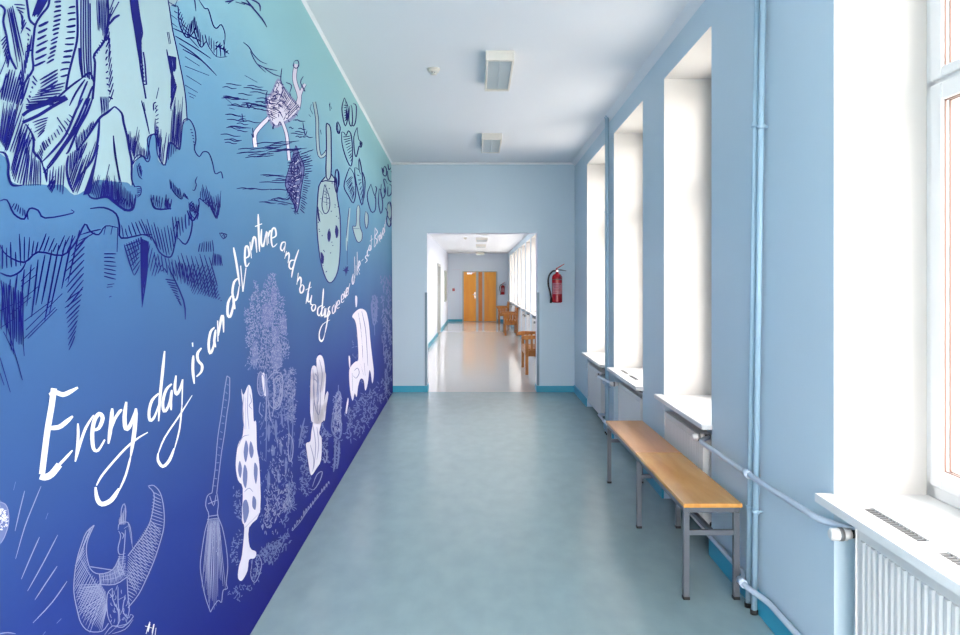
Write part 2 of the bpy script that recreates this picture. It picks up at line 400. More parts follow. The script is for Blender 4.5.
# ---------------------------------------------------------------- radiators, valves, pipes
def radiator(y0, y1, z0, z1, valve_far, lab, zv, WR=WR, SH=SH):
    sh_ = SH > 0; xf = WR-.002; r = thing('panel_radiator', lab, 'radiator', (xf+.05+SH*y0, (y0+y1)/2, z0), 'panel radiators under the windows')
    m = MB(sh_)
    n = max(8, int((y1-y0-.04)/.0333)); p = (y1-y0-.04)/n
    m.box(xf+.006, xf+.018, y0, y1, z0, z1)
    for k in range(n):
        a = y0+.02+k*p
        i = [m.vert(xf+.006, a, z) for z in (z0+.03, z1-.03)]
        j = [m.vert(xf+.001, a+p*.3, z) for z in (z0+.034, z1-.034)]
        l = [m.vert(xf+.001, a+p*.7, z) for z in (z0+.034, z1-.034)]
        q = [m.vert(xf+.006, a+p, z) for z in (z0+.03, z1-.03)]
        m.face((i[0], j[0], j[1], i[1])); m.face((j[0], l[0], l[1], j[1])); m.face((l[0], q[0], q[1], l[1]))
        m.face((i[0], q[0], l[0], j[0])); m.face((i[1], j[1], l[1], q[1]))
    obj('front_panel', m, 'rad', r, fix=False)
    m = MB(sh_); m.box(xf+.075, xf+.09, y0, y1, z0, z1); obj('rear_panel', m, 'rad', r)
    m = MB(sh_); m.box(xf, xf+.094, y0-.003, y0, z0+.01, z1+.004); obj('side_panel', m, 'rad', r)
    m = MB(sh_); m.box(xf, xf+.094, y1, y1+.003, z0+.01, z1+.004); obj('side_panel', m, 'rad', r)
    m = MB(sh_); m.box(xf+.002, xf+.02, y0, y1, z1, z1+.006); m.box(xf+.075, xf+.094, y0, y1, z1, z1+.006)
    k = y0+.02
    while k < y1-.02: m.box(xf+.02, xf+.075, k, k+.006, z1, z1+.005); k += .03
    obj('top_grille', m, 'rad', r)
    for yy in (y0+.12, y1-.16):
        m = MB(sh_); m.box(xf+.09, WR+NI, yy, yy+.03, z0+.05, z1-.05); obj('wall_bracket', m, 'rad', r)
    s = 1 if valve_far else -1; yv = (y1 if valve_far else y0)+s*.032; xv = WR+.02
    m = MB(sh_); m.tube([(xv-.004, yv, zv), (WR-.004, yv, zv)], .014, n=12); obj('valve_collar', m, 'black', r)
    m = MB(sh_); m.tube([(xv, yv, zv), (xv+.012, yv-s*.03, zv)], .009, n=12); obj('valve_stub', m, 'steel', r)
    m = MB(sh_); m.tube([(WR-.002, yv, zv), (WR-.014, yv, zv), (WR-.018, yv, zv), (WR-.068, yv, zv), (WR-.074, yv, zv)], [.016, .019, .022, .021, .015], n=20)
    o = obj('thermostat_head', m, 'rad', r)
    m = MB(sh_); m.tube([(WR-.03, yv, zv), (WR-.044, yv, zv)], .0228, n=20); obj('dial_ring', m, 'grille', o)
    m = MB(sh_); m.tube([(xf+.05, yv-s*.032, z0+.04), (xf+.05, yv, z0+.04)], .014, n=12); obj('return_valve', m, 'black', r)
    return (xv, yv, zv), (xf+.05, yv, z0+.04)
a1 = radiator(7.68, 8.66, .07, .535, False, 'white ribbed radiator under the window nearest the end wall', 0.520)
a2 = radiator(5.76, 6.70, .07, .57, True, 'white ribbed radiator under the second window from the end wall, behind the far bench end', 0.555)
a3 = radiator(4.12, 4.99, .08, .604, False, 'white radiator in the niche behind the middle of the long bench', 0.625)
a4 = radiator(1.52, 2.43, .09, .672, True, 'large ribbed radiator in the bottom right corner under the nearest window sill', 0.641)
for k_, w_n in zip(range(2, 9), ('window nearest the doorway', 'second visible window from the doorway', 'third visible window from the doorway', 'fourth visible window from the doorway', 'third window from the orange doors', 'second window from the orange doors', 'window nearest the orange doors')):
    fa = FARW[k_]; radiator(fa[0]+.12, fa[1]-.12, .1, .74, k_ % 2 == 1, 'white radiator in the far corridor under the '+w_n, .7, FW, 0.0)
def clampmb(x, y, z):
    m = MB(True); m.tube([(x, y, z-.009), (x, y, z+.009)], .0185, n=14); m.box(x+.01, WR+.001, y-.005, y+.005, z-.004, z+.004); return m
def risers(y, lab, yl=(0, 0), tops=0.0, mt='pipe'):
    out = []
    for k, dy_ in enumerate((.035, -.035)):
        x = WR-.03; yb = y+dy_; yt = yb-tops
        r = thing('vertical_heating_pipe', lab[k], 'pipe', (x+SH*yb, yb, 0))
        m = MB(True); m.tube([(x, yb, .0), (x, yt, ZC)], .0135, n=14); obj('pipe', m, mt, r)
        m = MB(True); m.tube([(x, yb, .0), (x, yb, .02)], .018, n=14); obj('floor_collar', m, 'black', r)
        m = MB(True); m.tube([(x, yt, ZC-.012), (x, yt, ZC)], .022, n=14); obj('ceiling_collar', m, mt, r)
        z = 2.21 if k == 0 else 2.19
        f = z/ZC; obj('clamp', clampmb(x, yb-(tops)*f, z), mt, r)
        f = .47/ZC; obj('clamp', clampmb(x, yb-tops*f, .47), mt, r)
        out.append((x, yb, yt))
    return out
R1 = risers(7.15, ('pale blue vertical pipe rising between the two far windows, far one of the pair', 'pale blue vertical pipe rising between the two far windows, near one of the pair'))
R2 = risers(3.30, ('pale blue vertical pipe beyond the near end of the bench, far one of the pair', 'pale blue vertical pipe beyond the near end of the bench, near one of the pair'), tops=.12)
def hpipe(lab, pts, tees, mt='pipew'):
    r = thing('radiator_pipe', lab, 'pipe', (pts[0][0]+SH*pts[0][1], pts[0][1], pts[0][2]))
    m = MB(True); m.tube(pts, .0125, n=12, bend=.05); obj('pipe', m, mt, r)
    for t in tees:
        m = MB(True); m.tube([(t[0], t[1]-.028, t[2]), (t[0], t[1]+.028, t[2])], .018, n=12); obj('tee_joint', m, mt, r)
xp = WR-.057
v = a3[0]; u = a4[0]
hpipe('pale upper pipe sloping along the wall between the long bench and the nearest radiator valve',
      [(v[0], v[1], v[2]), (xp, v[1]-.09, v[2]-.003), (xp, 3.28, .632), (xp, u[1]+.12, u[2]+.012), (u[0]+.012, u[1]+.02, u[2]+.004), (u[0]+.03, u[1], u[2])], [(xp, 3.28, .632)])
v = a3[1]; u = a4[1]
hpipe('pale lower pipe running just above the teal skirting under the near end of the bench',
      [(v[0], v[1], v[2]), (v[0], v[1]-.05, v[2]), (xp+.03, v[1]-.12, .125), (xp+.03, 3.385, .125), (xp-.015, 3.32, .13), (xp-.015, 3.24, .13), (xp+.03, 3.12, .12), (xp+.03, u[1]+.1, .12), (u[0], u[1]+.03, u[2]), u], [(xp-.015, 3.30, .13)])
v = a1[0]; u = a2[0]
hpipe('short pale upper pipe joining the two far radiators across the narrow wall strip',
      [(v[0], v[1], v[2]), (xp, v[1]-.1, v[2]), (xp, u[1]+.1, u[2]), (u[0], u[1], u[2])], [(xp, 7.15, .51)])
v = a1[1]; u = a2[1]
hpipe('short pale lower pipe joining the two far radiators near the floor',
      [(v[0], v[1], v[2]), (v[0], v[1]-.05, v[2]), (xp, v[1]-.12, .13), (xp, u[1]+.12, .13), (u[0], u[1]+.03, u[2]), u], [(xp, 7.15, .13)])

# ---------------------------------------------------------------- ceiling lamps and detectors
def ceiling_lamp(x, y0, y1, zc, lab, w_=.235, tubes='tube', grp='louvred fluorescent lamps down the hall ceiling'):
    h = .07; r = thing('ceiling_lamp', lab, 'lamp', (x, (y0+y1)/2, zc), grp)
    x0, x1 = x-w_/2, x+w_/2; zb = zc-h
    m = MB(); m.box(x0, x1, y0, y1, zc-.02, zc); m.box(x0, x0+.018, y0, y1, zb, zc-.02); m.box(x1-.018, x1, y0, y1, zb, zc-.02)
    m.box(x0+.018, x1-.018, y0, y0+.035, zb, zc-.02); m.box(x0+.018, x1-.018, y1-.035, y1, zb, zc-.02)
    obj('housing', m, 'lampw', r, bevel=.004)
    a0, a1_, b0, b1 = x0+.018, x1-.018, y0+.035, y1-.035
    m = MB(); m.box(a0, a1_, b0, b1, zc-.024, zc-.02); m.box(x-.003, x+.003, b0, b1, zb+.004, zc-.024)
    k = b0+.02
    while k < b1-.01: m.box(a0, a1_, k, k+.004, zb+.004, zb+.034); k += .034
    obj('louvre', m, 'louvre', r)
    for xx in (x-w_*.21, x+w_*.21):
        m = MB(); m.tube([(xx, b0, zc-.0375), (xx, b1, zc-.0375)], .010, n=10); obj('fluorescent_tube', m, tubes, r)
ceiling_lamp(.165, 5.12, 5.96, ZC, 'unlit white louvred ceiling lamp in the foreground, right of the cream smoke detector', .205)
ceiling_lamp(.165, 7.95, 8.80, ZC, 'white louvred ceiling lamp nearest the end wall of the hall', .225)
for k, (y, lab) in enumerate(((15.4, 'small ceiling lamp at the top edge of the doorway opening'), (18.2, 'second ceiling lamp beyond the doorway, grey and unlit'),
                 (21.4, 'third ceiling lamp beyond the doorway, grey and unlit'), (26.9, 'lit yellowish ceiling lamp nearest the orange double door'))):
    ceiling_lamp(.12, y, y+.7, ZF, lab, .3, 'lit' if k == 3 else 'tube', 'ceiling lamps of the far corridor')
def detector(x, y, z, lab, r_=.045):
    r = thing('smoke_detector', lab, 'detector', (x, y, z))
    m = MB(); m.lathe((x, y, z), [(r_*1.1, -.0), (r_*1.1, -.010), (r_*.95, -.014)]); obj('mounting_base', m, 'lampw', r)
    m = MB(); m.lathe((x, y, z), [(r_*.9, -.014), (r_*.9, -.026), (r_*.6, -.030)]); m.lathe((x, y, z), [(r_*.5, -.036), (r_*.62, -.038), (r_*.5, -.046), (.005, -.049)])
    for k in range(8):
        a = k*math.pi/4; m.box(x+math.cos(a)*r_*.52-.003, x+math.cos(a)*r_*.52+.003, y+math.sin(a)*r_*.52-.003, y+math.sin(a)*r_*.52+.003, z-.037, z-.029)
    h = obj('sensor_head', m, 'lampw', r)
    m = MB(); m.lathe((x, y, z), [(r_*.42, -.029), (r_*.42, -.037)]); obj('sensing_slot', m, 'gasket', h)
detector(-.335, 5.56, ZC, 'small cream smoke detector on the hall ceiling left of the nearer lamp')
detector(-.3, 18.2, ZF, 'tiny smoke detector on the far corridor ceiling beyond the doorway', .05)

# ---------------------------------------------------------------- fire extinguishers
def extinguisher(x, y, zb, r_, h, lab):
    """y = wall face; bottle hangs in front of it"""
    yc = y-r_-.012; t = thing('fire_extinguisher', lab, 'fire extinguisher', (x, yc, zb), 'red wall extinguishers')
    m = MB(); m.lathe((x, yc, zb), [(r_*.8, 0), (r_*.97, .008), (r_, .02), (r_, h-.06), (r_*.95, h-.035), (r_*.75, h-.012), (r_*.35, h), (r_*.3, h+.015)], n=32)
    obj('cylinder', m, 'red', t)
    m = MB(); N = 14; A0, A1 = math.radians(205), math.radians(330)
    a = [[m.vert(x+(r_+.0012)*math.cos(A0+(A1-A0)*k/N), yc+(r_+.0012)*math.sin(A0+(A1-A0)*k/N), z) for z in (zb+h*.30, zb+h*.68)] for k in range(N+1)]
    for p, q in zip(a, a[1:]): m.face((p[0], q[0], q[1], p[1]), 0, True)
    lb = obj('label', m, 'label', t, fix=False)
    m = MB()
    for k, (w0, w1) in enumerate(((.12, .85), (.12, .7), (.2, .6), (.12, .8), (.12, .75), (.12, .5))):
        zz = zb+h*(.64-.055*k); P = [[m.vert(x+(r_+.0022)*math.cos(A0+(A1-A0)*(w0+(w1-w0)*j/8)), yc+(r_+.0022)*math.sin(A0+(A1-A0)*(w0+(w1-w0)*j/8)), z) for z in (zz-.006, zz)] for j in range(9)]
        for p, q in zip(P, P[1:]): m.face((p[0], q[0], q[1], p[1]))
    obj('label_print', m, 'red', lb, fix=False)
    zt = zb+h
    m = MB(); m.tube([(x, yc, zt+.01), (x, yc, zt+.06)], .016, n=14); m.tube([(x-.03, yc, zt+.04), (x+.012, yc, zt+.04)], .011, n=12); v = obj('valve', m, 'red', t)
    m = MB(); m.tube([(x, yc-.016, zt+.035), (x, yc-.026, zt+.035)], .014, n=16); obj('pressure_gauge', m, 'chrome', v)
    m = MB(); m.prism([(x-.012, zt+.056), (x+.035, zt+.085), (x+.10, zt+.128), (x+.098, zt+.138), (x+.03, zt+.10), (x-.018, zt+.072)], yc-.008, yc+.008, 'y'); obj('lever', m, 'red', t, bevel=.002)
    m = MB(); m.prism([(x+.01, zt+.045), (x+.12, zt+.034), (x+.13, zt+.042), (x+.05, zt+.060), (x+.01, zt+.062)], yc-.008, yc+.008, 'y'); obj('carry_handle', m, 'steel', t, bevel=.002)
    m = MB(); P = [(x-.02, yc, zt+.04), (x-.055, yc, zt+.038), (x-r_-.035, yc, zt-.01), (x-r_-.052, yc, zt-.08), (x-r_-.045, yc, zt-.17), (x-r_-.022, yc, zt-.26), (x-r_-.014, yc, zb+.07)]
    m.tube(P, .0115, n=12, bend=.03); hs = obj('hose', m, 'black', t)
    m = MB(); m.tube([(x-r_-.014, yc, zb+.075), (x-r_-.014, yc, zb-.005)], [.012, .017], n=12); obj('nozzle', m, 'black', hs)
    m = MB(); m.box(x-.018, x+.018, y-.012, y-.0005, zb+.05, zt-.02); m.box(x-.012, x+.012, y-r_-.02, y-.012, zt+.012, zt+.02); obj('wall_bracket', m, 'steel', t)
    m = MB(); zz = zb+h*.8
    P = [(x+(r_+.002)*math.cos(a_*math.pi/12), yc+(r_+.002)*math.sin(a_*math.pi/12)) for a_ in range(24)]
    ra = [[m.vert(px_, py_, z) for z in (zz-.006, zz+.006)] for px_, py_ in P]
    for k in range(24): p, q = ra[k], ra[(k+1)%24]; m.face((p[0], q[0], q[1], p[1]), 0, True)
    obj('strap', m, 'gasket', t, fix=False)
extinguisher(1.092, YE, 1.232, .070, .395, 'large red fire extinguisher with black hose on the blue end wall right of the doorway')
extinguisher(1.00, F1, 1.05, .072, .36, 'small far red fire extinguisher on the pale wall right of the orange double door')
# call point, cable duct, board in the far corridor
t = thing('fire_alarm_button', 'small red alarm button box on the pale wall left of the orange double door', 'alarm button', (X28(453.6), F1, 1.2))
m = MB(); m.box(X28(452.4), X28(454.8), F1-.05, F1, 1.19, 1.29); obj('housing', m, 'red', t, bevel=.006)
m = MB(); m.tube([(X28(453.6), F1-.05, 1.24), (X28(453.6), F1-.058, 1.24)], .022, n=14); obj('push_button', m, 'label', t)
t = thing('cable_duct', 'thin pale vertical cable duct on the far wall left of the orange double door', 'cable duct', (X28(460), F1, .1))
m = MB(); m.box(X28(459.6), X28(460.4), F1-.03, F1, .1, 2.0); obj('duct', m, 'farwhite', t)
m = MB(); m.box(X28(452), X28(460.4), F1-.03, F1, 2.0, 2.03); obj('branch_duct', m, 'farwhite', t)
t = thing('notice_board', 'olive framed board on the left wall of the far corridor beyond the side door', 'notice board', (FL, 25.4, .85))
m = MB(); m.box(FL+.005, FL+.02, 24.85, 25.95, .9, 1.88); obj('panel', m, 'board', t)
m = MB(); m.box(FL, FL+.035, 24.8, 24.85, .85, 1.93); m.box(FL, FL+.035, 25.95, 26.0, .85, 1.93); m.box(FL, FL+.035, 24.8, 26.0, .85, .9); m.box(FL, FL+.035, 24.8, 26.0, 1.88, 1.93); obj('frame', m, 'trimgrey', t)

# ---------------------------------------------------------------- wooden corridor benches
def wbench():
    r = thing('wooden_armchair_bench', 'brown wooden bench with arms just beyond the doorway, half hidden by its right jamb', 'bench', (1.0, 12.3, 0), 'wooden benches with arms in the far corridor')
    x0, x1, y0, y1 = .79, 1.17, 11.75, 12.85
    t = .05
    for y in (y0, y1-t):
        m = MB(); m.box(x0, x0+t, y, y+t, 0, .60); obj('leg', m, 'bwood', r, bevel=.005)
        m = MB(); a = [(x1-t, 0), (x1, 0), (x1-.005, .42), (x1+.012, .80), (x1-.035, .80), (x1-t-.005, .42)]
        m.prism(a, y, y+t, 'y'); obj('leg', m, 'bwood', r, bevel=.005)
        m = MB(); m.prism([(x0-.07, .60), (x0-.05, .57), (x1-.03, .60), (x1-.03, .64), (x0+.02, .645), (x0-.06, .63)], y-.012, y+t+.012, 'y'); obj('armrest', m, 'bwood', r, bevel=.006)
        m = MB(); m.box(x0+t, x1-t, y+.01, y+t-.01, .30, .40); obj('side_rail', m, 'bwood', r, bevel=.004)
        m = MB()
        for k in range(3): xx = x0+.09+k*.075; m.box(xx, xx+.035, y+.014, y+t-.014, .40, .59)
        obj('side_slat', m, 'bwood', r, bevel=.003)
    m = MB()
    for k in range(4): xx = x0+.01+k*.083; m.box(xx, xx+.074, y0+t+.003, y1-t-.003, .40, .422)
    obj('seat', m, 'bwood', r, bevel=.004)
    m = MB(); m.box(x0+.008, x0+.032, y0+t, y1-t, .30, .395); obj('front_rail', m, 'bwood', r, bevel=.003)
    m = MB(); m.box(x1-.035, x1-.012, y0+t, y1-t, .70, .79)
    m.box(x1-.04, x1-.018, y0+t, y1-t, .47, .53)
    for k in range(9): yy = y0+.1+k*.105; m.box(x1-.036, x1-.02, yy, yy+.04, .53, .70)
    obj('backrest', m, 'bwood', r, bevel=.003)
    return r
b0 = wbench()
dup(b0, (1.0, 21.1, 0), 'brown wooden bench with arms in the middle of the far corridor under its windows')
dup(b0, (1.0, 26.6, 0), 'brown wooden bench with arms farthest away, beside the orange double door')

# ---------------------------------------------------------------- printed wall mural
def unproj(px, py, off):       # where the line of sight of a traced point meets the flat mural sheet
    u = (px-477)/720; v = (py-283)/720
    d = (MA+off+1.5*MC)/(u-MBb+MC*v)
    return (u*d, d, 1.5-v*d)
ILL = .78
def art_mat(name, rgb, k=1.0):
    c = lin(rgb); return mat(name, [min(.95, v*ILL*k) for v in c], .7, spec=.08, linear=True)
M['ink'] = art_mat('print_dark_blue_ink', (22, 28, 118))
M['ice'] = art_mat('print_pale_blue', (166, 194, 202))
M['lilac'] = art_mat('print_lilac', (152, 158, 200))
M['mauve'] = art_mat('print_dim_lilac', (114, 126, 178))
M['chalk'] = art_mat('print_white', (250, 250, 255))
M['pale'] = art_mat('print_white_lilac', (232, 228, 246))
def backdrop_mat():
    m = mat('print_gradient_cyan_to_indigo', (100, 150, 190), .7, spec=.08); nt = m.node_tree; b = nt.nodes['Principled BSDF']
    g = nt.nodes.new('ShaderNodeNewGeometry'); sp = nt.nodes.new('ShaderNodeSeparateXYZ'); nt.links.new(g.outputs['Position'], sp.inputs[0])
    n = nt.nodes.new('ShaderNodeTexNoise'); n.inputs['Scale'].default_value = .9; nt.links.new(g.outputs['Position'], n.inputs['Vector'])
    a = nt.nodes.new('ShaderNodeMath'); a.operation = 'MULTIPLY_ADD'; a.inputs[1].default_value = .3; nt.links.new(n.outputs[0], a.inputs[0]); nt.links.new(sp.outputs[2], a.inputs[2])
    mr = nt.nodes.new('ShaderNodeMapRange'); mr.inputs['From Min'].default_value = .15; mr.inputs['From Max'].default_value = 3.28; nt.links.new(a.outputs[0], mr.inputs['Value'])
    r = nt.nodes.new('ShaderNodeValToRGB'); nt.links.new(mr.outputs[0], r.inputs[0]); nt.links.new(r.outputs[0], b.inputs['Base Color'])
    stops = [(0, (30, 32, 126)), (.10, (33, 43, 130)), (.25, (45, 65, 140)), (.42, (66, 101, 154)), (.55, (84, 130, 172)), (.7, (114, 166, 200)), (.85, (154, 206, 220)), (1, (170, 222, 228))]
    e = r.color_ramp.elements
    while len(e) < len(stops): e.new(.5)
    for k, (p, c) in enumerate(stops): e[k].position = p; e[k].color = (*[v*ILL for v in lin(c)], 1)
    return m
M['backdrop'] = backdrop_mat()
mural = thing('wall_mural', 'large cyan to indigo printed mural with white handwriting covering the left wall', 'mural', (mx(4, 0), 4, 0))
m = MB()
a = [m.vert(mx(y, z)-d, y, z) for y in (1.3, YE-.001) for z in (0.002, ZC-.002) for d in (0, .011)]
for q in ((0,1,3,2), (4,6,7,5), (0,4,5,1), (2,3,7,6), (0,2,6,4), (1,5,7,3)): m.face([a[j] for j in q])
obj('printed_sheet', m, 'backdrop', mural)

R = random.Random(7)
class Art:
    LV = {'ice': .0004, 'mauve': .0005, 'lilac': .0007, 'pale': .0009, 'ink': .0012, 'chalk': .0014}
    def __init__(s, name, x0=0, y0=0, k=1.0): s.name=name; s.g={}; s.hd=s.hw=1.0; s.fr(x0, y0, k); s.n = 0
    def fr(s, x0, y0, k): s.x0, s.y0, s.k = x0, y0, k; return s
    def P(s, t):
        if not isinstance(t, str): return [[(s.x0+x/s.k, s.y0+y/s.k) for x, y in t]]
        return [[(s.x0+float(p.split(',')[0])/s.k, s.y0+float(p.split(',')[1])/s.k) for p in q.split()] for q in t.split(';') if q.strip()]
    def _mb(s, c): return s.g.setdefault(c, MB())
    def ribbon(s, c, P, w, taper=True, lift=0):
        if len(P) < 2: return
        # resample smoothly
        if len(P) > 2:
            Q = []
            for i in range(len(P)-1):
                p0 = P[max(i-1, 0)]; p1 = P[i]; p2 = P[i+1]; p3 = P[min(i+2, len(P)-1)]
                for k in range(3):
                    t = k/3; Q.append(tuple(.5*((2*b)+(-a+c_)*t+(2*a-5*b+4*c_-d)*t*t+(-a+3*b-3*c_+d)*t**3) for a, b, c_, d in zip(p0, p1, p2, p3)))
            Q.append(P[-1]); P = Q
        mb = s._mb(c); n = len(P); L = []; off = s.LV[c]+lift+(s.n % 5)*.00002; s.n += 1
        for i, p in enumerate(P):
            a = P[max(i-1, 0)]; b = P[min(i+1, n-1)]; dx, dy = b[0]-a[0], b[1]-a[1]; l = math.hypot(dx, dy) or 1
            t = i/(n-1); ww = w/2*(1 if not taper else (.35+.65*min(1, 4*t+.25, 3*(1-t)+.1)))
            L.append((mb.vert(*unproj(p[0]-dy/l*ww, p[1]+dx/l*ww, off)), mb.vert(*unproj(p[0]+dy/l*ww, p[1]-dx/l*ww, off))))
        for A, B in zip(L, L[1:]): mb.face((A[0], B[0], B[1], A[1]))
    def S(s, c, w, t, taper=True, lift=0):
        for P in s.P(t): s.ribbon(c, P, w, taper, lift)
        return s
    def F(s, c, t, lift=0):
        for P in s.P(t):
            off = s.LV[c]+lift; n = len(P); Q = []
            for i in range(n):
                p0, p1, p2, p3 = P[i-1], P[i], P[(i+1) % n], P[(i+2) % n]
                for k in range(3):
                    t_ = k/3; Q.append(tuple(.5*((2*b)+(-a+c_)*t_+(2*a-5*b+4*c_-d)*t_*t_+(-a+3*b-3*c_+d)*t_**3) for a, b, c_, d in zip(p0, p1, p2, p3)))
            P = Q
            tri = geometry.tessellate_polygon([[Vector((x, y, 0)) for x, y in P]]); mb = s._mb(c)
            ids = [mb.vert(*unproj(x, y, off)) for x, y in P]
            for f in tri: mb.face([ids[i] for i in f])
        return s
    def _at(s, P, t):
        L = [0]
        for a, b in zip(P, P[1:]): L.append(L[-1]+math.hypot(b[0]-a[0], b[1]-a[1]))
        d = t*L[-1]
        for i in range(len(P)-1):
            if d <= L[i+1] or i == len(P)-2:
                u = (d-L[i])/((L[i+1]-L[i]) or 1); return (P[i][0]+(P[i+1][0]-P[i][0])*u, P[i][1]+(P[i+1][1]-P[i][1])*u)
    def H(s, c, w, n, A, B, j=.12, lo=.75):      # hatching between two guide lines
        n = max(3, round(n*s.hd)); w *= s.hw
        A = s.P(A)[0]; B = s.P(B)[0]
        for i in range(n):
            t = (i+.5)/n; a = s._at(A, t); b = s._at(B, min(1, max(0, t+R.uniform(-j, j)/n)))
            e = R.uniform(lo, 1.05); b = (a[0]+(b[0]-a[0])*e, a[1]+(b[1]-a[1])*e)
            mid = ((a[0]+b[0])/2+R.uniform(-.4, .4), (a[1]+b[1])/2+R.uniform(-.4, .4))
            s.ribbon(c, [a, mid, b], w*R.uniform(.8, 1.15))
        return s
    def inside(s, P, x, y):
        r = False
        for (x1, y1), (x2, y2) in zip(P, P[1:]+P[:1]):
            if (y1 > y) != (y2 > y) and x < (x2-x1)*(y-y1)/(y2-y1)+x1: r = not r
        return r
    def curls(s, c, w, n, L, t, ang=None, spread=.6):  # short engraved marks inside an outline
        P = s.P(t)[0]; xs = [p[0] for p in P]; ys = [p[1] for p in P]; k = 0; tries = 0
        while k < n and tries < n*20:
            tries += 1; x = R.uniform(min(xs), max(xs)); y = R.uniform(min(ys), max(ys))
            if not s.inside(P, x, y): continue
            a = R.uniform(0, 6.28) if ang is None else ang+R.uniform(-spread, spread); q = [(x, y)]; da = R.uniform(-.9, .9)
            l = L*R.uniform(.5, 1.2)/3
            for _ in range(3): q.append((q[-1][0]+math.cos(a)*l*.75, q[-1][1]+math.sin(a)*l)); a += da
            s.ribbon(c, q, w); k += 1
        return s
    def done(s):
        cs = list(s.g); mb = MB()
        for i, c in enumerate(cs):
            g = s.g[c]; o = len(mb.v); mb.v += g.v; mb.f += [tuple(a+o for a in f) for f in g.f]; mb.m += [i]*len(g.f); mb.s += g.s
        return obj(s.name, mb, cs, mural, fix=False)

# rocks
A = Art('rock_drawing', 0, 0, 3.025); A.hd = .85; A.hw = .85
A.F('ice', '-60,-60 508,-10 514,20 525,100 545,190 562,290 566,360 550,380 546,445 512,435 500,495 478,482 478,430 462,405 446,420 440,470 425,475 404,500 398,560 385,552 330,548 295,545 265,570 225,590 190,560 150,560 100,556 62,560 28,540 22,480 -60,380')
A.S('ink', 1.1, '507,-10 515,40 522,90 533,140 543,190 553,240 562,300 566,365', taper=False)
A.S('ink', 1.3, '400,560 400,500 430,472 446,480 452,430 460,408 478,412 484,480 500,498 508,440 520,432 542,450 552,380 566,362')
A.fr(0, 100, 5.775)
A.S('ink', 2.6, '575,100 570,180 560,260 530,350 470,430 420,535; 660,38 620,72 580,100 545,150 500,220 440,300; 660,38 690,58; -5,300 30,310 50,370 48,430 65,485 90,495 130,492; 395,320 385,400 400,480 425,535; 250,385 265,430 270,470; 180,180 195,240 195,300 235,345 250,390; 330,100 395,200')
A.S('ink', 1.8, '655,205 662,300 680,400 690,480; 500,520 520,560 560,570 610,555 650,570 690,605; 150,140 180,185 205,235')
A.S('ink', 2.6, '520,-10 470,110 420,200 370,270 300,370 250,420; 480,-10 440,60 380,200 300,300 240,360; 500,-10 455,100 400,210 345,290 270,390; 535,-10 500,80 450,170 400,290 380,310')
A.S('ink', 3.4, '390,-10 300,40 220,90 130,130; 380,-20 250,30 170,60 130,90; 330,-20 240,20 150,45', taper=False)
A.H('ink', 1.8, 7, '280,95 255,180', '160,130 215,235')
A.H('ink', 1.5, 14, '240,320 300,240 370,180 430,100', '220,260 280,205 345,140 400,70')
A.H('ink', 1.5, 10, '240,365 250,300 300,250', '210,310 235,250 280,210')
A.H('ink', 1.8, 9, '20,300 40,290 60,300 150,320', '90,-10 140,0 170,120 200,200')
A.H('ink', 1.7, 10, '60,400 80,470 140,495', '130,110 160,150 185,220')
A.H('ink', 1.6, 9, '130,495 240,495', '165,250 235,345')
A.H('ink', 1.5, 8, '260,470 370,550', '270,380 380,360')
A.H('ink', 1.5, 6, '270,500 300,540', '310,440 330,450')
A.H('ink', 1.8, 8, '390,480 450,545', '440,330 560,240')
A.H('ink', 1.6, 9, '400,310 510,240', '400,440 470,330', lo=.9)
A.H('ink', 1.3, 16, '440,310 545,150', '430,220 540,115')
A.H('ink', 1.8, 9, '480,550 520,540', '560,330 575,230')
A.H('ink', 1.2, 24, '500,520 560,570 620,555 690,600', '530,420 580,440 630,400 690,420', lo=.5)
A.H('ink', 1.5, 12, '-5,230 40,300', '20,0 120,0')
A.H('ink', 1.1, 8, '575,-20 630,-20', '585,90 630,60', lo=.9)
A.fr(0, 0, 6.05)
A.S('ink', 2.4, '300,-10 290,40 250,90 215,150 205,220 195,330 200,420 150,500 130,600; 210,150 180,120 170,60 160,-10; 0,30 30,60 20,130 40,220 60,340 100,420; 465,-10 470,150 465,250 440,350 415,450 400,540; 480,290 485,380 500,470; 650,-10 655,100 635,240 570,330 575,380 570,500; 570,500 560,600', taper=False)
A.S('ink', 2.2, '500,470 430,520 350,590 300,640; 515,480 460,560 420,640; 530,490 500,560 470,640; 560,520 530,600 520,640; 500,470 545,440 570,510; 0,450 40,350; 0,560 60,420')
A.S('ink', 1.5, '490,-10 490,280 500,460; 505,-10 505,300 515,470; 518,-10 520,280 530,470; 533,-10 535,300 540,480; 545,20 548,300 555,480', taper=False)
A.H('ink', 3.0, 8, '235,140 205,420', '300,110 285,380', lo=.8)
A.H('ink', 2.6, 14, '455,20 460,130 450,260 420,400 405,470', '415,25 400,180 380,300 365,390 360,480', lo=.85)
A.H('ink', 2.6, 16, '370,-5 370,100 350,230 325,370', '330,0 325,120 310,230 280,400', lo=.8)
A.H('ink', 2.4, 6, '350,410 350,520', '240,470 240,590', lo=.95)
A.H('ink', 2.4, 8, '400,490 330,640', '240,540 150,640', lo=.95)
A.H('ink', 2.2, 7, '200,440 180,640', '240,490 150,600')
A.H('ink', 2.0, 5, '40,60 80,30', '100,400 150,330', lo=.98)
A.H('ink', 2.2, 12, '0,600 130,640', '40,400 200,430')
A.H('ink', 2.2, 9, '130,560 180,300', '100,430 200,180', lo=.6)
A.H('ink', 1.8, 10, '0,240 50,420', '40,200 60,340')
A.H('ink', 2.0, 10, '80,20 165,140', '160,20 120,220', lo=.9)
A.H('ink', 2.0, 6, '150,150 200,320', '190,170 150,330', lo=.9)
A.H('ink', 1.6, 12, '230,-10 295,-10', '190,100 230,100', lo=.9)
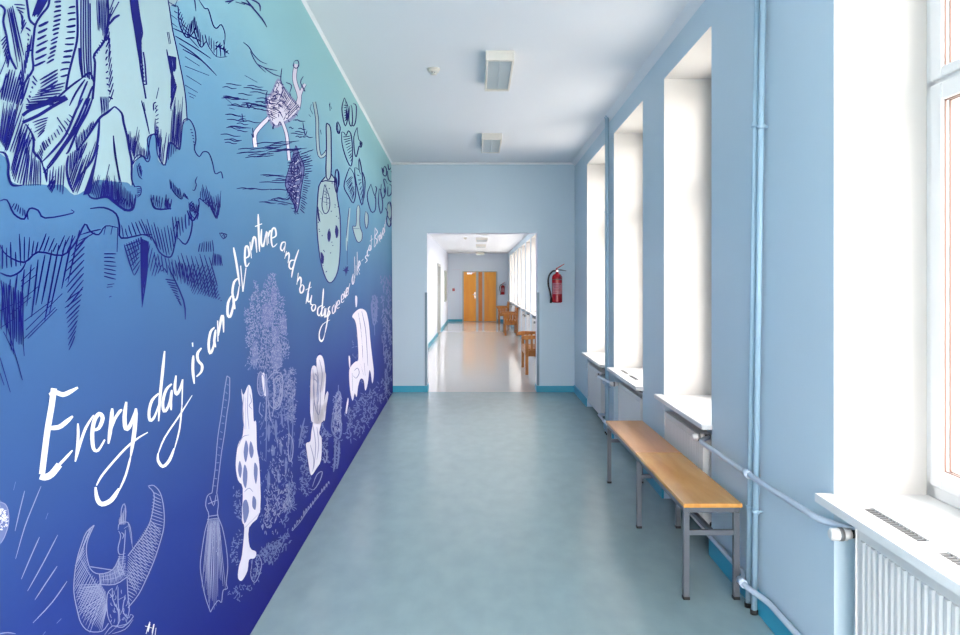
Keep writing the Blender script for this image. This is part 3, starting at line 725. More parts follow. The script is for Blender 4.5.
A.H('ink', 1.3, 8, '580,-10 650,-10', '590,170 640,250', lo=.8)
A.H('ink', 1.5, 7, '575,350 640,250', '570,320 620,230')
A.H('ink', 2.0, 16, '690,20 660,130 650,330 660,520 690,620', '660,90 640,240 640,330 640,480 660,600', lo=.9)
A.H('ink', 1.4, 12, '660,170 690,560', '655,240 660,640', lo=.9)
A.S('ink', 2.6, '655,-10 655,150; 725,90 690,110 660,150; 720,10 670,100; 690,-5 665,60')
A.fr(100, 0, 5.775)
A.S('ink', 1.6, '175,-10 190,110 215,230 235,400 255,510 265,570; 215,-10 230,100 245,190 235,240 240,330 250,470; 250,300 260,370 268,490', taper=False)
A.H('ink', 1.7, 20, '172,0 215,-5', '240,440 240,200', lo=.9)
A.H('ink', 1.6, 26, '215,0 245,190 235,250 245,330 265,500', '180,40 215,220 218,280 225,360 250,500', lo=.9)
A.S('ink', 1.4, '325,570 340,505; 310,640 310,600 325,590; 325,640 322,605; 385,285 400,370 415,450; 410,640 415,480')
A.H('ink', 1.5, 14, '395,320 440,330', '415,440 440,400', lo=.9)
A.H('ink', 1.4, 12, '415,400 445,500', '410,500 405,640', lo=.8)
A.S('ink', 1.4, '388,185 400,255; 397,185 408,252; 240,580 255,640; 252,590 262,640')
A.fr(100, 100, 5.293)
A.S('ink', 2.4, '80,35 115,70 125,120 145,200 155,260 168,330 168,420 185,460; 0,520 40,515 80,545 130,580 170,580 185,540 190,500')
A.S('ink', 1.6, '70,190 80,270 95,370 115,450; 220,5 240,80 262,180; 30,430 50,340; 20,470 45,400')
A.H('ink', 1.1, 26, '0,520 60,520 130,580 180,570', '10,430 70,400 120,460 175,480', lo=.55)
A.H('ink', 1.0, 22, '150,230 180,310 250,300', '130,130 190,120 245,230', lo=.4)
A.H('ink', 1.2, 18, '290,180 330,340 350,330 420,250', '290,60 330,170 380,130 430,60', lo=.5)
A.H('ink', 1.1, 12, '370,230 425,250', '385,-10 440,-10', lo=.6)
A.H('ink', 1.2, 8, '290,40 300,170', '310,10 316,180')
A.done()

# clouds and hatched reflections
A = Art('cloud_drawing', 100, 100, 5.293); A.hd = .8; A.hw = .85
A.S('ink', 1.1, '168,420 172,340 195,295 225,295 250,328 265,300 250,215 268,185 295,190 302,270 318,318 345,345 358,280 365,240 385,230 412,255 425,255 435,150 445,105 475,105 500,150 508,210 500,262 525,300 545,275 575,280 595,330 610,390 640,380 650,415', taper=False)
A.S('ink', 1.0, '515,405 505,430 510,450 500,478 488,475; 195,345 205,400 225,420; 270,500 275,550 290,575 325,580; 350,500 350,560 375,580; 370,420 385,480 430,525 440,500; 470,540 480,600 505,625 525,560 525,520 575,560 595,560 600,600 620,628 630,560 640,480; 180,460 215,460 215,500 195,515')
A.H('ink', 1.0, 8, '270,550 325,580', '275,500 330,545')
A.H('ink', 1.0, 8, '340,575 375,580', '350,495 370,550')
A.H('ink', 1.1, 9, '370,470 435,525', '365,420 425,470')
A.H('ink', 1.0, 6, '440,510 470,530', '440,485 460,505')
A.H('ink', 1.1, 9, '475,590 520,600', '465,540 525,540')
A.H('ink', 1.1, 14, '525,520 575,560 620,628 640,560', '530,480 545,440 590,480 645,480', lo=.7)
A.H('ink', 1.0, 7, '200,350 220,410', '210,330 225,370')
A.H('ink', 1.0, 5, '195,465 195,510', '215,465 215,505')
A.H('ink', 1.1, 7, '475,150 500,240', '490,150 505,250')
A.fr(160, 0, 2.646)
A.S('ink', 1.2, '22,5 40,15 48,20 50,55 60,85 75,100 95,75 90,80 100,110 110,125 122,110 130,125 150,150 178,150; 100,-5 118,22 128,25 140,65 150,75 162,65 172,90 170,120; 40,15 48,-5; 75,-5 90,-5 95,30')
A.H('ink', 1.1, 14, '48,25 60,85 75,102 92,72', '52,20 64,50 78,65 92,40', lo=.8)
A.H('ink', 1.1, 16, '92,72 108,125 125,112 150,150 178,150', '90,40 112,90 130,90 150,110 172,118', lo=.8)
A.H('ink', 1.0, 7, '25,5 75,100', '40,8 110,140', lo=.5)
A.S('ink', 1.2, '35,75 80,95 110,110; 40,95 90,125 135,155; 50,115 100,150 150,200; 60,130 110,160 150,200; 66,150 105,175; 66,175 130,200; 70,200 110,225; 66,225 100,245; 75,245 95,255; 78,255 90,260; 30,40 46,52; 30,60 46,72')
A.S('ink', 1.6, '172,5 190,2 200,-5; 180,10 195,0; 225,-5 245,20 270,50 283,72; 235,-5 262,10 265,30; 215,5 240,15 250,25; 200,5 225,12')
A.fr(0, 200, 2.8875)
A.S('ink', 1.8, '-5,5 20,0 40,40 70,55 85,25 110,30 130,52 210,38 205,28; 260,25 300,22 335,40 345,75 350,110 410,100 440,100; 325,-5 360,30 385,20 388,-5; 0,130 20,160 70,180 110,150 180,160 220,120 245,70 260,90 285,100 305,75 340,80; 0,210 30,220 60,205 75,180; 435,-5 450,25 495,25; 540,30 555,60 570,40 575,10; 600,0 625,50 635,10')
A.S('ink', 1.5, '410,100 440,110 460,150 485,165 500,150 515,60 500,90; 515,110 535,128 550,100 555,60 545,30; 425,120 425,200 410,310; 490,200 530,290 535,345')
A.H('ink', 1.6, 20, '0,200 60,190 110,150 200,150', '0,130 60,90 110,100 230,90', lo=.45)
A.H('ink', 1.8, 15, '0,250 240,80', '0,400 180,330', j=.4, lo=.6)
A.H('ink', 1.7, 12, '0,230 70,270', '15,420 70,520', j=.4, lo=.6)
A.S('ink', 1.7, '0,370 45,340; 0,320 40,300; 30,330 90,280; 50,300 110,250; 70,400 160,310; 80,400 165,315; 70,350 150,290; 75,375 180,270; 0,455 30,555; 0,500 12,535; 10,380 40,440; 20,360 65,520; 60,250 105,215; 60,235 100,195; 60,310 70,450')
A.H('ink', 1.6, 14, '300,80 245,110 240,260', '235,90 190,200 190,330', lo=.9)
A.H('ink', 1.6, 12, '240,250 215,400', '185,290 200,440', lo=.9)
A.H('ink', 1.5, 9, '300,150 300,225', '335,150 335,235', lo=.9)
A.S('ink', 1.5, '310,245 330,242; 308,252 325,250; 315,280 322,278; 340,80 338,150; 325,75 320,100; 305,75 300,100')
A.H('ink', 1.5, 10, '355,130 410,105', '385,225 410,110', lo=.8)
A.H('ink', 1.5, 9, '360,125 390,225', '405,110 405,190', lo=.85)
A.H('ink', 1.4, 16, '405,110 430,120', '410,310 420,240', lo=.8)
A.H('ink', 1.3, 28, '350,110 420,100 485,165 515,110 550,70', '345,75 400,45 460,70 520,30 550,30', lo=.6)
A.H('ink', 1.2, 24, '430,120 480,210 560,240 635,250', '420,180 440,230 520,150 610,160', lo=.9)
A.H('ink', 1.3, 26, '510,180 610,190 640,295', '520,220 560,270 640,290', lo=.95)
A.H('ink', 1.2, 22, '440,150 520,180 620,230', '450,200 520,240 630,290', lo=.9)
A.H('ink', 1.3, 12, '475,225 520,300', '510,230 525,310', lo=.8)
A.H('ink', 1.1, 9, '570,150 620,150', '575,125 615,110', lo=.8)
A.H('ink', 1.1, 9, '610,190 645,190', '615,150 640,160', lo=.9)
A.H('ink', 1.2, 9, '440,0 495,25', '440,-15 500,-5', lo=.9)
A.H('ink', 1.2, 10, '545,10 570,60', '555,0 575,40')
A.H('ink', 1.2, 8, '580,0 630,50', '600,-10 635,10')
A.H('ink', 1.4, 9, '330,0 385,25', '345,-15 385,0')
A.H('ink', 1.3, 9, '30,20 85,60', '40,5 80,30')
A.H('ink', 1.0, 4, '635,95 650,112', '640,92 652,100')
A.S('ink', 1.0, '633,95 655,100 645,112 633,95')
A.done()

# diving swimmer with the water around
A = Art('swimmer_drawing', 215, 40, 3.53)
def limb(t, w, wi=None):
    A.S('ink', w+1.1, t, taper=False, lift=-.0005); A.S('pale', w, t, taper=False)
A.F('lilac', '200,180 222,135 245,165 275,205 300,235 282,275 240,300 210,310 188,280 178,215')
A.F('pale', '204,188 224,145 240,170 268,210 292,238 274,268 238,290 214,300 194,272 184,218')
limb('292,245 298,200 283,150 281,120 287,85', 3.6); limb('290,225 305,180 318,155', 2.6); limb('190,275 160,305 140,335 143,378', 3.6); limb('238,290 252,330 258,380 262,425', 2.6)
A.H('ink', .7, 16, '205,180 190,270', '240,175 225,290', lo=.5); A.H('ink', .7, 14, '240,160 300,235', '225,210 250,285', lo=.7)
A.S('ink', 1.0, '280,75 292,72 296,90 286,100 276,90 280,75; 312,128 302,150 318,182 308,160; 132,310 136,345 128,330; 205,200 225,190 245,205; 215,230 235,215 260,245; 200,235 225,250 240,275; 236,100 232,140 240,160; 250,150 270,160 262,190; 185,180 180,200 190,240')
A.curls('ink', .8, 70, 5, '200,180 222,135 275,205 300,235 282,275 210,310 188,280 178,215')
A.F('mauve', '285,372 300,410 315,452 305,520 290,608 272,560 248,512 262,450')
A.curls('mauve', .7, 0, 4, '285,372 315,452 290,608 250,512')
A.curls('ink', .7, 90, 9, '285,372 315,452 290,608 250,512', ang=1.8, spread=.25)
A.S('ink', 1.0, '285,372 300,410 315,452 305,520 290,608 272,560 248,512 262,450 285,372')
A.H('pale', .5, 9, '290,390 305,470 292,590', '270,440 260,510 275,570', lo=.6)
A.H('ink', .9, 26, '300,400 318,460 300,600', '340,385 345,450 320,620', lo=.6)
A.H('ink', .8, 14, '255,430 262,560', '300,420 290,600', lo=.8)
def waves(t, n, L, w=.9, sl=.12):
    P = A.P(t)[0]
    xs = [p[0] for p in P]; ys = [p[1] for p in P]
    for i in range(n):
        for _ in range(30):
            x = R.uniform(min(xs), max(xs)); y = R.uniform(min(ys), max(ys))
            if A.inside(P, x, y): break
        l = L*R.uniform(.5, 1.3); h = R.uniform(.5, 1.6)
        A.ribbon('ink', [(x-l/2, y-sl*l/2+h*.5), (x-l/6, y-sl*l/6-h*.3), (x+l/6, y+sl*l/6+h*.6), (x+l/2, y+sl*l/2)], w)
waves('20,150 190,165 185,250 120,260 30,200', 24, 20)
waves('30,260 130,270 140,380 60,380', 14, 18)
waves('90,370 250,350 340,350 300,390 110,420', 20, 26, sl=-.08)
waves('120,470 250,470 250,530 110,530', 9, 24, sl=.02)
waves('150,560 250,540 270,580 190,585', 8, 14, sl=.1)
waves('290,270 340,330 330,360 250,330', 8, 10)
waves('270,385 345,380 345,440 320,600', 10, 10, sl=-.4)
A.S('ink', 1.0, '100,8 120,25 135,50 160,75 185,85; 125,40 145,80 180,115; 150,85 180,100 220,108; 175,100 205,120 235,130; 30,200 60,225; 50,240 70,245; 105,125 150,150; 310,290 318,335 325,320; 335,240 345,262; 300,340 320,345')
A.S('ink', 1.6, '110,220 120,240 130,225; 95,260 100,290; 90,275 110,280')
A.S('ink', 1.3, '0,35 15,20 20,50; 0,20 25,30 50,50; 30,0 35,40')
A.H('ink', 1.1, 6, '0,10 40,50', '10,0 50,40')
A.done()

# bottle shaped diving bell, star and small shells
A = Art('bottle_drawing', 300, 90, 3.175)
body = '80,278 100,268 114,292 118,340 127,400 128,500 120,575 100,611 82,598 64,535 54,440 56,350 66,292'
neck = '85,105 97,120 99,180 98,272 83,275 84,180 83,120'
A.F('ice', body); A.F('ice', neck)
A.S('ink', 1.1, body.replace('80,278 ', '', 1)+' 112,292; 66,292 80,276; '+neck+' 85,105', taper=False)
A.S('ink', 3.6, '45,38 54,90 55,140 58,190 66,212 82,200 95,175', taper=False, lift=-.0010); A.S('ice', 2.3, '45,38 54,90 55,140 58,190 66,212 82,200 95,175', taper=False)
A.S('ink', .9, '78,300 72,340 70,370 78,392 90,385 95,360 90,330 78,300; 76,320 90,330; 76,340 92,345; 74,355 94,360; 82,300 86,380; 93,440 88,460 92,482 97,460 93,440; 72,395 60,380; 118,250 112,270 116,310 124,300 124,265 118,250; 115,430 112,450 118,468 121,445 115,430; 66,515 70,550 75,530 66,515; 57,370 60,400 64,420; 118,100 122,135 128,120 120,100; 95,40 95,65; 98,52 100,60; 36,45 32,60; 28,78 34,85')
A.F('ink', '113,430 121,440 120,465 114,468; 68,515 76,530 74,552 68,545; 56,370 62,400 62,418 57,405; 90,445 96,455 94,478 90,470')
A.curls('ink', .8, 26, 2, body)
A.S('ink', 1.0, '145,575 152,560 145,590; 136,572 156,574; 138,565 152,582; 150,480 150,555')
A.F('ink', '146,558 149,570 156,573 149,577 146,590 143,577 136,573 143,569')
A.S('ice', 2.2, '158,375 152,430 149,480 148,510'); A.S('ink', .7, '156,372 150,430 147,470')
A.F('ice', '184,365 190,375 190,430 200,455 196,480 182,482 170,450 168,432 178,430 180,380; 208,385 216,395 216,425 210,440 205,410')
A.S('ink', .8, '184,365 190,375 190,430 198,455 195,478 182,482 170,450 168,432 178,430 180,380 184,365; 208,385 216,395 216,425 210,440 205,410 208,385; 170,440 188,440')
A.F('ice', '278,360 286,370 290,395 284,410 276,390; 283,410 290,420 286,435 280,425')
A.S('ink', .8, '278,360 286,355 291,375 290,400 284,410 276,390 278,360; 284,410 290,425 284,436')
A.done()
A = Art('fish_drawing', 300, 80, 4.23)
A.S('ink', 1.1, '188,75 178,110 180,150 192,195 204,150 202,110 188,75; 192,80 200,150; 210,110 207,170 215,195 222,180 220,120 215,105; 225,100 238,110 236,170 226,195 218,180; 176,220 178,270 195,330 215,365 222,320 218,240 205,215 195,235 186,222 176,220; 242,200 228,240 230,300 238,325 250,280 258,285 262,265 248,250 242,200; 210,370 198,400 186,450 205,490 226,520 236,470 228,400 210,370; 232,370 232,400 245,470 262,530 268,480 262,390 250,330 250,380 258,400; 300,440 284,490 300,555 318,550 320,500 312,480 300,440; 318,450 324,460 316,500; 335,460 332,520 342,565 350,530 342,470 335,460; 265,390 275,430 272,500; 250,380 235,370')
A.done(); A = Art('fish_drawing', 300, 80, 4.23)
A.S('ink', 1.1, '346,370 352,400 364,405 366,380 358,365 352,380; 372,355 376,380 384,370; 370,385 374,420 388,430 392,400 384,385; 344,440 342,480 352,500 362,470 354,425 360,420 370,440; 372,450 372,490 386,480 388,450 378,440; 360,540 370,560 366,600 380,620 388,560 380,520 368,530; 395,470 398,560; 155,180 155,210 165,228 170,200 160,180; 150,380 146,440 156,480 162,430 160,385 150,380; 124,100 128,130; 86,210 90,230')
A.H('ink', .8, 10, '180,235 215,350', '215,230 222,330', lo=.7)
A.H('ink', .8, 10, '192,430 222,510', '222,400 234,460', lo=.7)
A.H('ink', .8, 7, '185,100 190,180', '202,105 202,160', lo=.6)
A.H('ink', .8, 6, '240,390 262,520', '255,400 268,480', lo=.6)
A.F('ink', '196,120 203,150 198,175 193,150; 346,372 352,395 356,380; 354,455 360,470 356,480; 252,262 260,268 254,282; 152,410 158,430 153,460')
A.done()

# handwritten lettering
A = Art('lettering', 30, 330, 3.342)
A.S('chalk', 6.0, '80,195 72,255 60,325 50,400 40,482', taper=False)
A.S('chalk', 4.6, '64,216 84,208 110,216 135,206 160,192; 52,328 95,325 120,308 143,288')
A.S('chalk', 6.5, '34,488 50,492 72,482 98,450', taper=False)
A.S('chalk', 2.8, '90,458 115,432 142,402')
A.S('chalk', 2.8, '160,312 161,350 158,395 151,440; 151,440 166,385 186,328 213,284')
A.S('chalk', 4.0, '210,335 230,328 243,295 232,280 216,300 208,345 212,395 228,402 250,366; 275,262 270,320 262,380')
A.S('chalk', 3.0, '266,345 282,300 300,272 308,266')
A.S('chalk', 4.2, '322,240 316,290 320,330 335,318 352,270; 354,262 350,330 337,420')
A.S('chalk', 2.2, '337,420 320,485 296,540; 222,520 238,490 270,450 320,395 360,362 394,342')
A.S('chalk', 4.6, '298,530 272,568 240,582 224,562 219,525')
A.done(); A = Art('lettering', A.x0, A.y0, A.k)
A.S('chalk', 2.9, '450,70 442,150 434,230 430,305; 430,212 408,235 398,272 401,302 416,290 432,245; 474,180 455,200 444,240 448,272 462,255 474,205; 474,200 470,240 472,268; 488,152 484,195 490,215 502,195 510,165; 510,165 508,250')
A.S('chalk', 1.6, '508,250 500,330 482,400; 428,415 450,360 500,285 542,218')
A.S('chalk', 3.0, '482,395 466,435 444,456 428,436 428,412')
A.done(); A = Art('lettering', A.x0, A.y0, A.k)
A.S('chalk', 2.8, '546,85 544,130 549,180; 543,42 544,56; 573,60 560,78 562,102 575,118 572,140 556,156')
A.done(); A = Art('lettering', A.x0, A.y0, A.k)
A.fr(180, 205, 3.53)
A.S('chalk', 2.5, '122,432 108,448 101,490 106,524 118,500 127,448; 126,440 121,480 126,502; 133,408 134,482; 135,462 146,398 152,396 154,450; 182,320 170,345 168,385 177,394 187,360 190,322; 189,325 190,350 194,368')
A.S('chalk', 2.2, '189,150 200,210 211,286; 206,258 191,272 185,310 192,336 202,326 209,286; 214,214 222,306; 222,306 233,222')
A.S('chalk', 2.0, '231,188 244,178 240,148 231,150 229,190 234,218 245,204; 247,130 252,188; 252,160 259,116 267,120 271,168; 276,32 278,100 281,165; 265,76 290,66; 288,85 286,130 294,146 304,96; 305,92 308,142')
A.S('chalk', 1.7, '309,95 313,136; 312,112 317,92 324,94; 322,118 339,108 335,82 325,88 322,120 328,148 343,136')
A.done(); A = Art('lettering', A.x0, A.y0, A.k)
A.fr(270, 225, 5.29)
A.S('chalk', 1.5, '82,90 64,94 56,122 66,136 80,110; 82,92 76,145; 88,138 78,178; 82,165 98,146 101,168 95,202; 152,130 132,190 118,250 114,278; 130,186 108,190 101,220 114,233 128,206; 150,253 142,316; 145,300 158,275 165,292 160,330; 170,315 158,335 162,359 175,351 179,326 170,314')
A.done(); A = Art('lettering', A.x0, A.y0, A.k)
A.S('chalk', 1.3, '213,300 201,360 190,417; 188,344 220,328; 205,360 200,402 212,402 221,370; 221,370 215,416 228,422; 232,420 220,435 226,455 238,446 241,426 232,419; 283,336 277,420 270,487; 273,425 255,440 252,470 262,479 273,450; 289,430 275,445 274,480 286,470 291,440 288,492; 297,440 292,485 304,475 309,445; 309,445 303,510 290,575; 318,430 308,445 317,465 306,487')
A.S('chalk', 1.0, '290,575 278,612 262,602 262,565 280,525 318,502'); A.S('chalk', 1.5, '284,600 272,616 262,603 261,585')
A.done(); A = Art('lettering', A.x0, A.y0, A.k)
A.S('pale', 1.0, '341,420 330,440 332,469 343,455 345,425 347,462; 350,404 348,452; 350,420 359,400; 356,426 368,415 365,398 356,410 354,440 368,436; 380,396 391,385 387,364 378,380 380,411 393,400; 393,350 399,386 405,345; 404,362 413,345 409,331 402,350 406,376 415,362; 414,328 414,366; 415,340 423,308')
A.done(); A = Art('lettering', A.x0, A.y0, A.k)
A.fr(330, 215, 6.34)
A.S('pale', .9, '148,372 140,410 144,440 152,420 152,384; 153,384 153,425; 156,264 158,402; 165,320 166,382; 172,234 174,382; 174,342 185,300; 174,342 189,377; 181,332 191,310 185,289 180,330 189,352; 200,292 213,279; 237,250 224,268 236,286 222,304; 247,214 236,235 240,262 249,250; 252,190 246,215 254,226 259,200 252,189; 262,128 262,222; 253,166 273,150; 286,80 280,202; 286,84 301,108 284,140 299,160 282,206; 304,130 302,182; 304,146 313,124; 312,162 322,145 317,124 312,150 319,172; 322,108 326,152 335,90; 336,122 345,105 339,80 334,115 343,132; 346,58 348,108; 348,76 355,28')
A.done(); A = Art('lettering', A.x0, A.y0, A.k)
A.fr(0, 0, 1)
A.S('chalk', 1.2, '148,632 150,622 146,634; 152,633 154,624 152,636; 156,628 155,636; 145,626 152,628')
A.done(); A = Art('lettering', A.x0, A.y0, A.k)
# small slanting line of script low on the mural
R2_ = random.Random(3); pts = []
for i in range(17):
    t = i/16; x = 292+36*t; y = 531-47*t; h = 4.2-1.6*t
    A.S('lilac', .7, '%f,%f %f,%f %f,%f' % (x, y, x+.7, y-h*R2_.uniform(.6, 1.6), x+1.4, y-1.2+R2_.uniform(-1, 2)))
A.S('lilac', .6, '292,531 300,522 308,510 318,497 328,484')
A.done()

# broom
A = Art('broom_drawing', 190, 370, 2.54)
A.S('lilac', .8, '94,15 88,50 80,110 72,160 68,200 64,250 56,312; 101,20 100,70 94,110 88,160 80,210 74,260 68,312; 94,15 101,20', taper=False)
A.S('lilac', .8, '56,312 44,320 40,345 48,370 38,410 30,460 26,500 32,545 40,580 52,615; 68,312 72,340 70,368 82,400 92,450 96,500 92,540 95,555 84,560 80,590 72,585 60,600 52,615; 46,372 72,368; 44,380 74,376; 50,320 60,345 66,318; 46,340 70,330', taper=False)
A.H('lilac', .7, 17, '46,382 74,378', '30,540 52,612 92,550', lo=.75)
A.H('mauve', .9, 14, '94,25 58,305', '100,30 66,305', lo=.9)
A.curls('lilac', .6, 26, 5, '48,385 74,380 80,440 70,470 44,430', ang=1.6, spread=.3)
A.done()

# winged figure
A = Art('winged_figure_drawing', 50, 470, 3.848)
A.S('lilac', .9, '170,212 145,270 140,320 155,380 190,400 240,385 265,340; 170,212 140,240 120,290 105,340 95,400 92,470 105,540 120,590 150,620 200,620 225,590; 380,65 400,90 398,140 385,200 360,250 330,290 300,330; 378,62 400,60 425,90 438,150 438,220 420,290 400,350 370,420 340,480 300,530; 155,372 240,385; 185,440 250,440 298,410; 190,400 195,440', taper=False)
A.H('lilac', .75, 30, '165,215 130,290 150,390 190,430 215,470', '150,230 96,370 95,470 115,570 160,625', lo=.95)
A.H('lilac', .7, 30, '195,440 215,470 220,530', '100,440 110,550 200,625', lo=.9)
A.H('lilac', .75, 36, '398,80 385,200 330,300 300,400 300,510', '425,95 438,200 405,340 360,430 305,520', lo=.95)
A.H('lilac', .7, 28, '390,190 300,330 295,410', '436,240 380,400 330,480', lo=.8)
A.H('lilac', .6, 20, '190,400 240,390 265,345', '190,440 250,440 295,410', lo=.95)
A.S('lilac', .6, '192,412 240,400 285,370; 190,424 250,416 296,390; 110,330 170,430 210,480; 150,470 180,470 215,500')
A.S('lilac', .9, '272,200 275,150 286,130 292,160 290,205; 262,230 268,205 300,202 312,240 316,285; 264,235 272,255 262,300 268,325 290,320; 285,225 300,215; 275,240 284,250 278,265; 290,230 286,300 275,390; 300,200 318,300; 268,330 262,380 275,400 290,360; 240,455 220,480 222,560 240,600; 262,450 262,510 268,580 250,605; 296,400 300,480 305,540 295,580; 240,455 242,500 262,540 262,590; 210,635 240,600 280,605 320,565 308,555; 225,632 260,600; 290,480 280,540 300,570 310,555; 262,500 290,485')
A.H('lilac', .6, 12, '262,330 262,400', '292,330 296,410', lo=.9)
A.H('lilac', .6, 9, '265,210 290,210', '265,190 290,140', lo=.9)
A.curls('lilac', .6, 30, 6, '225,460 300,420 305,570 230,600', ang=1.6, spread=.4)
A.fr(50, 470, 3.848)
A.S('lilac', .7, '262,600 300,590 322,562; 240,630 290,612 320,575')
A.done()

# tree and the dim figures beneath it
A = Art('tree_drawing', 225, 270, 4.236)
crown = '120,40 135,60 150,110 165,60 185,20 210,8 216,60 232,110 248,110 252,180 262,210 262,270 272,300 270,370 245,375 240,420 210,440 170,430 130,410 100,420 85,410 100,370 112,320 90,330 85,270 95,240 80,210 80,170 100,160 110,110 125,90'
A.F('mauve', '238,200 250,190 260,215 260,270 240,270 234,230; 118,310 135,305 140,380 128,410 115,380; 200,330 235,310 240,400 215,420 195,390; 200,240 225,250 225,300 200,300; 160,150 200,150 205,230 165,235; 196,80 215,80 220,140 200,150', lift=-.0001)
A.curls('mauve', .8, 700, 3.0, crown)
A.curls('lilac', .55, 1150, 2.4, crown)
A.S('lilac', .8, '150,430 140,450 138,500 148,530 165,525 168,460 150,430; 176,440 180,520 190,620 195,640; 168,440 175,540 172,640; 212,460 230,445 245,470 242,530 232,580 215,590 205,560 212,500 205,470 212,460; 215,480 228,465 235,500 225,560 212,560; 150,560 145,600 160,620; 196,460 204,460 208,560 200,620', taper=False)
A.curls('mauve', 1.0, 90, 4, '140,440 168,440 172,520 145,525'); A.curls('lilac', .6, 60, 4, '205,460 240,450 240,570 210,580')
A.curls('lilac', .6, 100, 3, '250,420 296,420 300,640 262,640'); A.curls('mauve', .9, 170, 4, '248,420 298,420 300,640 262,640')
A.curls('mauve', .8, 120, 4, '176,440 250,440 262,640 176,640')
A.fr(260, 370, 3.342)
A.S('mauve', 1.2, '20,20 22,150 20,300; 28,150 50,200 60,260; 98,10 110,100 108,220 100,300; 60,150 90,160 100,250; 20,150 0,200')
A.S('lilac', 1.0, '96,210 110,240 108,290 98,305 94,260 96,210; 20,40 45,10 75,20 70,100 45,130 25,100')
A.F('mauve', '28,180 35,195 30,240 24,210; 52,165 58,185 54,235 48,200; 70,140 77,160 75,190 70,170; 68,230 74,250 72,285 65,262; 86,290 92,315 88,340 82,320; 60,330 66,350 64,380 57,360; 28,335 34,360 30,400 23,375; 40,250 50,262 48,285 38,280')
A.curls('mauve', .7, 260, 4, '0,0 100,0 118,60 110,330 80,440 0,540', ang=1.57, spread=.5)
A.curls('lilac', .6, 120, 4, '40,240 100,200 112,440 60,540 0,560', ang=1.2, spread=.7)
A.curls('mauve', .9, 110, 6, '90,380 118,380 112,450 80,520 85,460'); A.curls('lilac', .7, 90, 5, '20,420 90,370 110,430 40,520 5,530', ang=1.9, spread=.4)
A.curls('mauve', .7, 90, 4, '5,600 100,540 90,570 20,632')
A.done()

# white cloaked walker
A = Art('walking_figure_drawing', 190, 370, 2.54)
A.F('pale', '130,48 136,64 148,38 156,50 160,90 162,130 168,132 170,200 176,240 178,360 150,400 152,450 168,462 164,478 150,482 146,510 132,535 122,528 124,500 132,470 138,400 132,380 134,300 122,280 116,240 122,190 134,165 136,110')
A.F('mauve', '142,178 148,200 142,235 136,210; 154,180 162,205 156,225 150,205; 138,240 146,260 142,300 134,280; 164,235 172,250 168,290 162,265; 134,340 144,330 150,360 138,390; 160,320 168,330 166,355 158,345; 126,230 132,250 128,275 122,255', lift=.0006)
A.S('lilac', .8, '136,64 134,110 138,150; 140,70 142,150; 148,40 146,100 150,150; 152,60 156,80 150,90 158,100; 122,195 134,170 150,165; 140,400 178,362; 138,310 150,300 160,310', lift=.0004)
A.curls('lilac', .7, 36, 4, '134,60 150,50 158,120 140,160', ang=1.57, spread=.2)
for _o in ('110,300 128,300 134,380 112,380', '105,440 130,400 128,500 100,480', '150,480 180,460 182,520 160,545'): A.curls('mauve', .9, 44, 4, _o)
A.S('lilac', .8, '160,478 172,470 182,490 176,520 164,540 154,520 160,478; 165,485 172,500 166,525')
A.curls('mauve', .8, 90, 5, '170,470 250,410 254,440 200,500'); A.curls('mauve', .8, 30, 5, '100,560 170,530 150,560 110,590')
A.F('pale', '182,15 190,10 194,60 188,62', lift=-.0003)
A.done()

# seated white figure
A = Art('kneeling_figure_drawing', 260, 370, 3.342)
A.fr(225, 270, 4.236)
A.F('pale', '366,420 378,404 388,410 388,375 402,360 416,375 424,430 420,480 410,560 416,640 366,640 362,500; 430,520 438,525 430,570 422,640 416,600')
A.S('lilac', .8, '388,410 396,470 390,560 396,640; 372,420 378,520 372,640; 380,440 390,450 394,500; 400,380 412,440 404,520; 376,460 392,480 386,540', lift=.0004)
A.S('ink', .6, '392,362 402,352 412,358', lift=.0004)
A.fr(260, 370, 3.342)
A.F('pale', '174,0 216,0 218,60 208,160 198,210 206,230 204,300 188,330 172,352 165,330 156,270 154,245 168,238 172,205 178,160 170,80; 220,80 228,84 220,130 212,170 208,150')
A.S('lilac', .8, '185,10 178,60 184,120 196,150 202,110 200,50; 190,20 196,90 190,120; 176,180 186,250 180,330; 190,190 196,250 190,300; 168,250 180,300 176,340', lift=.0004)
A.curls('mauve', .6, 28, 4, '165,10 215,10 210,150 180,200 160,260 180,320')
A.curls('mauve', .8, 120, 5, '140,180 160,180 150,260 170,350 160,420 135,400 130,300'); A.curls('mauve', .8, 60, 5, '205,180 230,200 228,300 210,330')
A.S('lilac', .9, '175,390 190,350 208,340 200,370 180,400 165,395; 214,260 224,280 218,310 210,290')
A.S('mauve', 1.6, '262,50 262,80; 255,90 262,70 270,90 268,150 272,200 262,230 240,200 244,150 255,90; 252,230 250,300 246,340; 264,235 262,300 256,330; 130,260 140,200 150,160')
A.curls('lilac', .6, 60, 4, '250,80 272,90 274,200 245,220'); A.curls('mauve', .7, 50, 4, '246,240 270,230 262,320 244,340')
A.done()

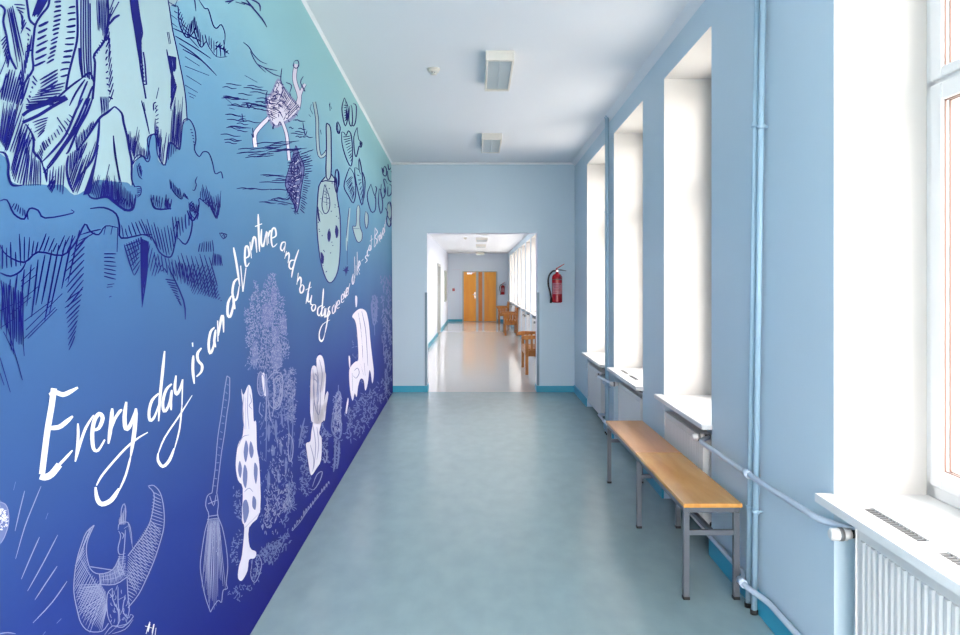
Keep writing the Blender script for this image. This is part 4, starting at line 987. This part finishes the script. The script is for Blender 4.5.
# white animal and the dim reeds at the far end
A = Art('animal_drawing', 330, 290, 3.97)
A.F('pale', '88,105 102,85 122,74 142,84 150,110 156,150 160,200 168,270 174,330 168,372 162,330 156,320 150,370 140,400 134,360 122,352 112,380 106,425 98,410 90,440 80,400 76,330 82,305 100,285 112,278 112,230 106,150 98,118; 100,25 108,28 107,62 102,66; 74,262 80,270 80,310 76,300; 70,430 74,440 66,490 62,480')
A.S('mauve', .7, '112,90 122,150 128,220 130,280; 126,84 140,150 146,220 150,300; 96,320 110,310 116,330 104,350 92,340; 88,330 90,400; 136,290 140,340; 120,290 134,340', lift=.0004)
A.curls('mauve', .6, 90, 3.5, '100,100 140,90 160,250 165,330 100,400 85,330')
A.S('mauve', 1.2, '172,30 164,60 170,120 176,140 184,110 186,60 178,20 172,30; 176,140 178,180')
A.curls('mauve', .9, 60, 5, '168,20 188,20 186,120 170,130', ang=1.57, spread=.3)
A.curls('mauve', .8, 190, 5, '200,-60 240,-60 246,60 244,300 220,400 214,200 206,100', ang=1.57, spread=.4)
A.curls('mauve', .7, 260, 5, '60,480 130,420 240,340 246,400 180,500 120,590 60,600', spread=1.0)
A.S('lilac', .8, '222,370 226,400; 214,200 212,260; 232,120 234,180; 218,420 224,408; 206,180 208,210')
A.curls('mauve', .8, 90, 4, '5,500 10,440 30,380 44,440 44,560 20,620', ang=1.57, spread=.4)
A.curls('lilac', .6, 40, 4, '10,480 30,400 40,440 40,560', ang=1.57, spread=.4)
A.done()

# rain strokes and an oval creature at the near end
A = Art('rain_stroke_drawing', 0, 470, 3.848)
A.S('lilac', 1.0, '158,62 130,130 95,220 60,342; 95,80 75,160 58,235; 152,258 120,330 82,420; 222,250 165,360 106,466; 220,370 180,430 134,500; 258,428 200,510 127,588')
A.S('mauve', 1.1, '60,45 52,78; 185,165 176,190; 236,572 218,590; 175,622 165,635')
A.F('mauve', '-30,120 15,128 30,150 34,200 22,250 5,280 -30,300'); A.curls('pale', 1.0, 46, 4, '-10,140 14,140 24,160 26,200 10,240 -10,250'); A.curls('chalk', .9, 16, 3, '-5,140 16,145 22,180 0,200')
A.S('lilac', 1.0, '-5,124 18,130 31,155 33,205 20,250 3,282; -5,630 30,626 60,630')
A.done()
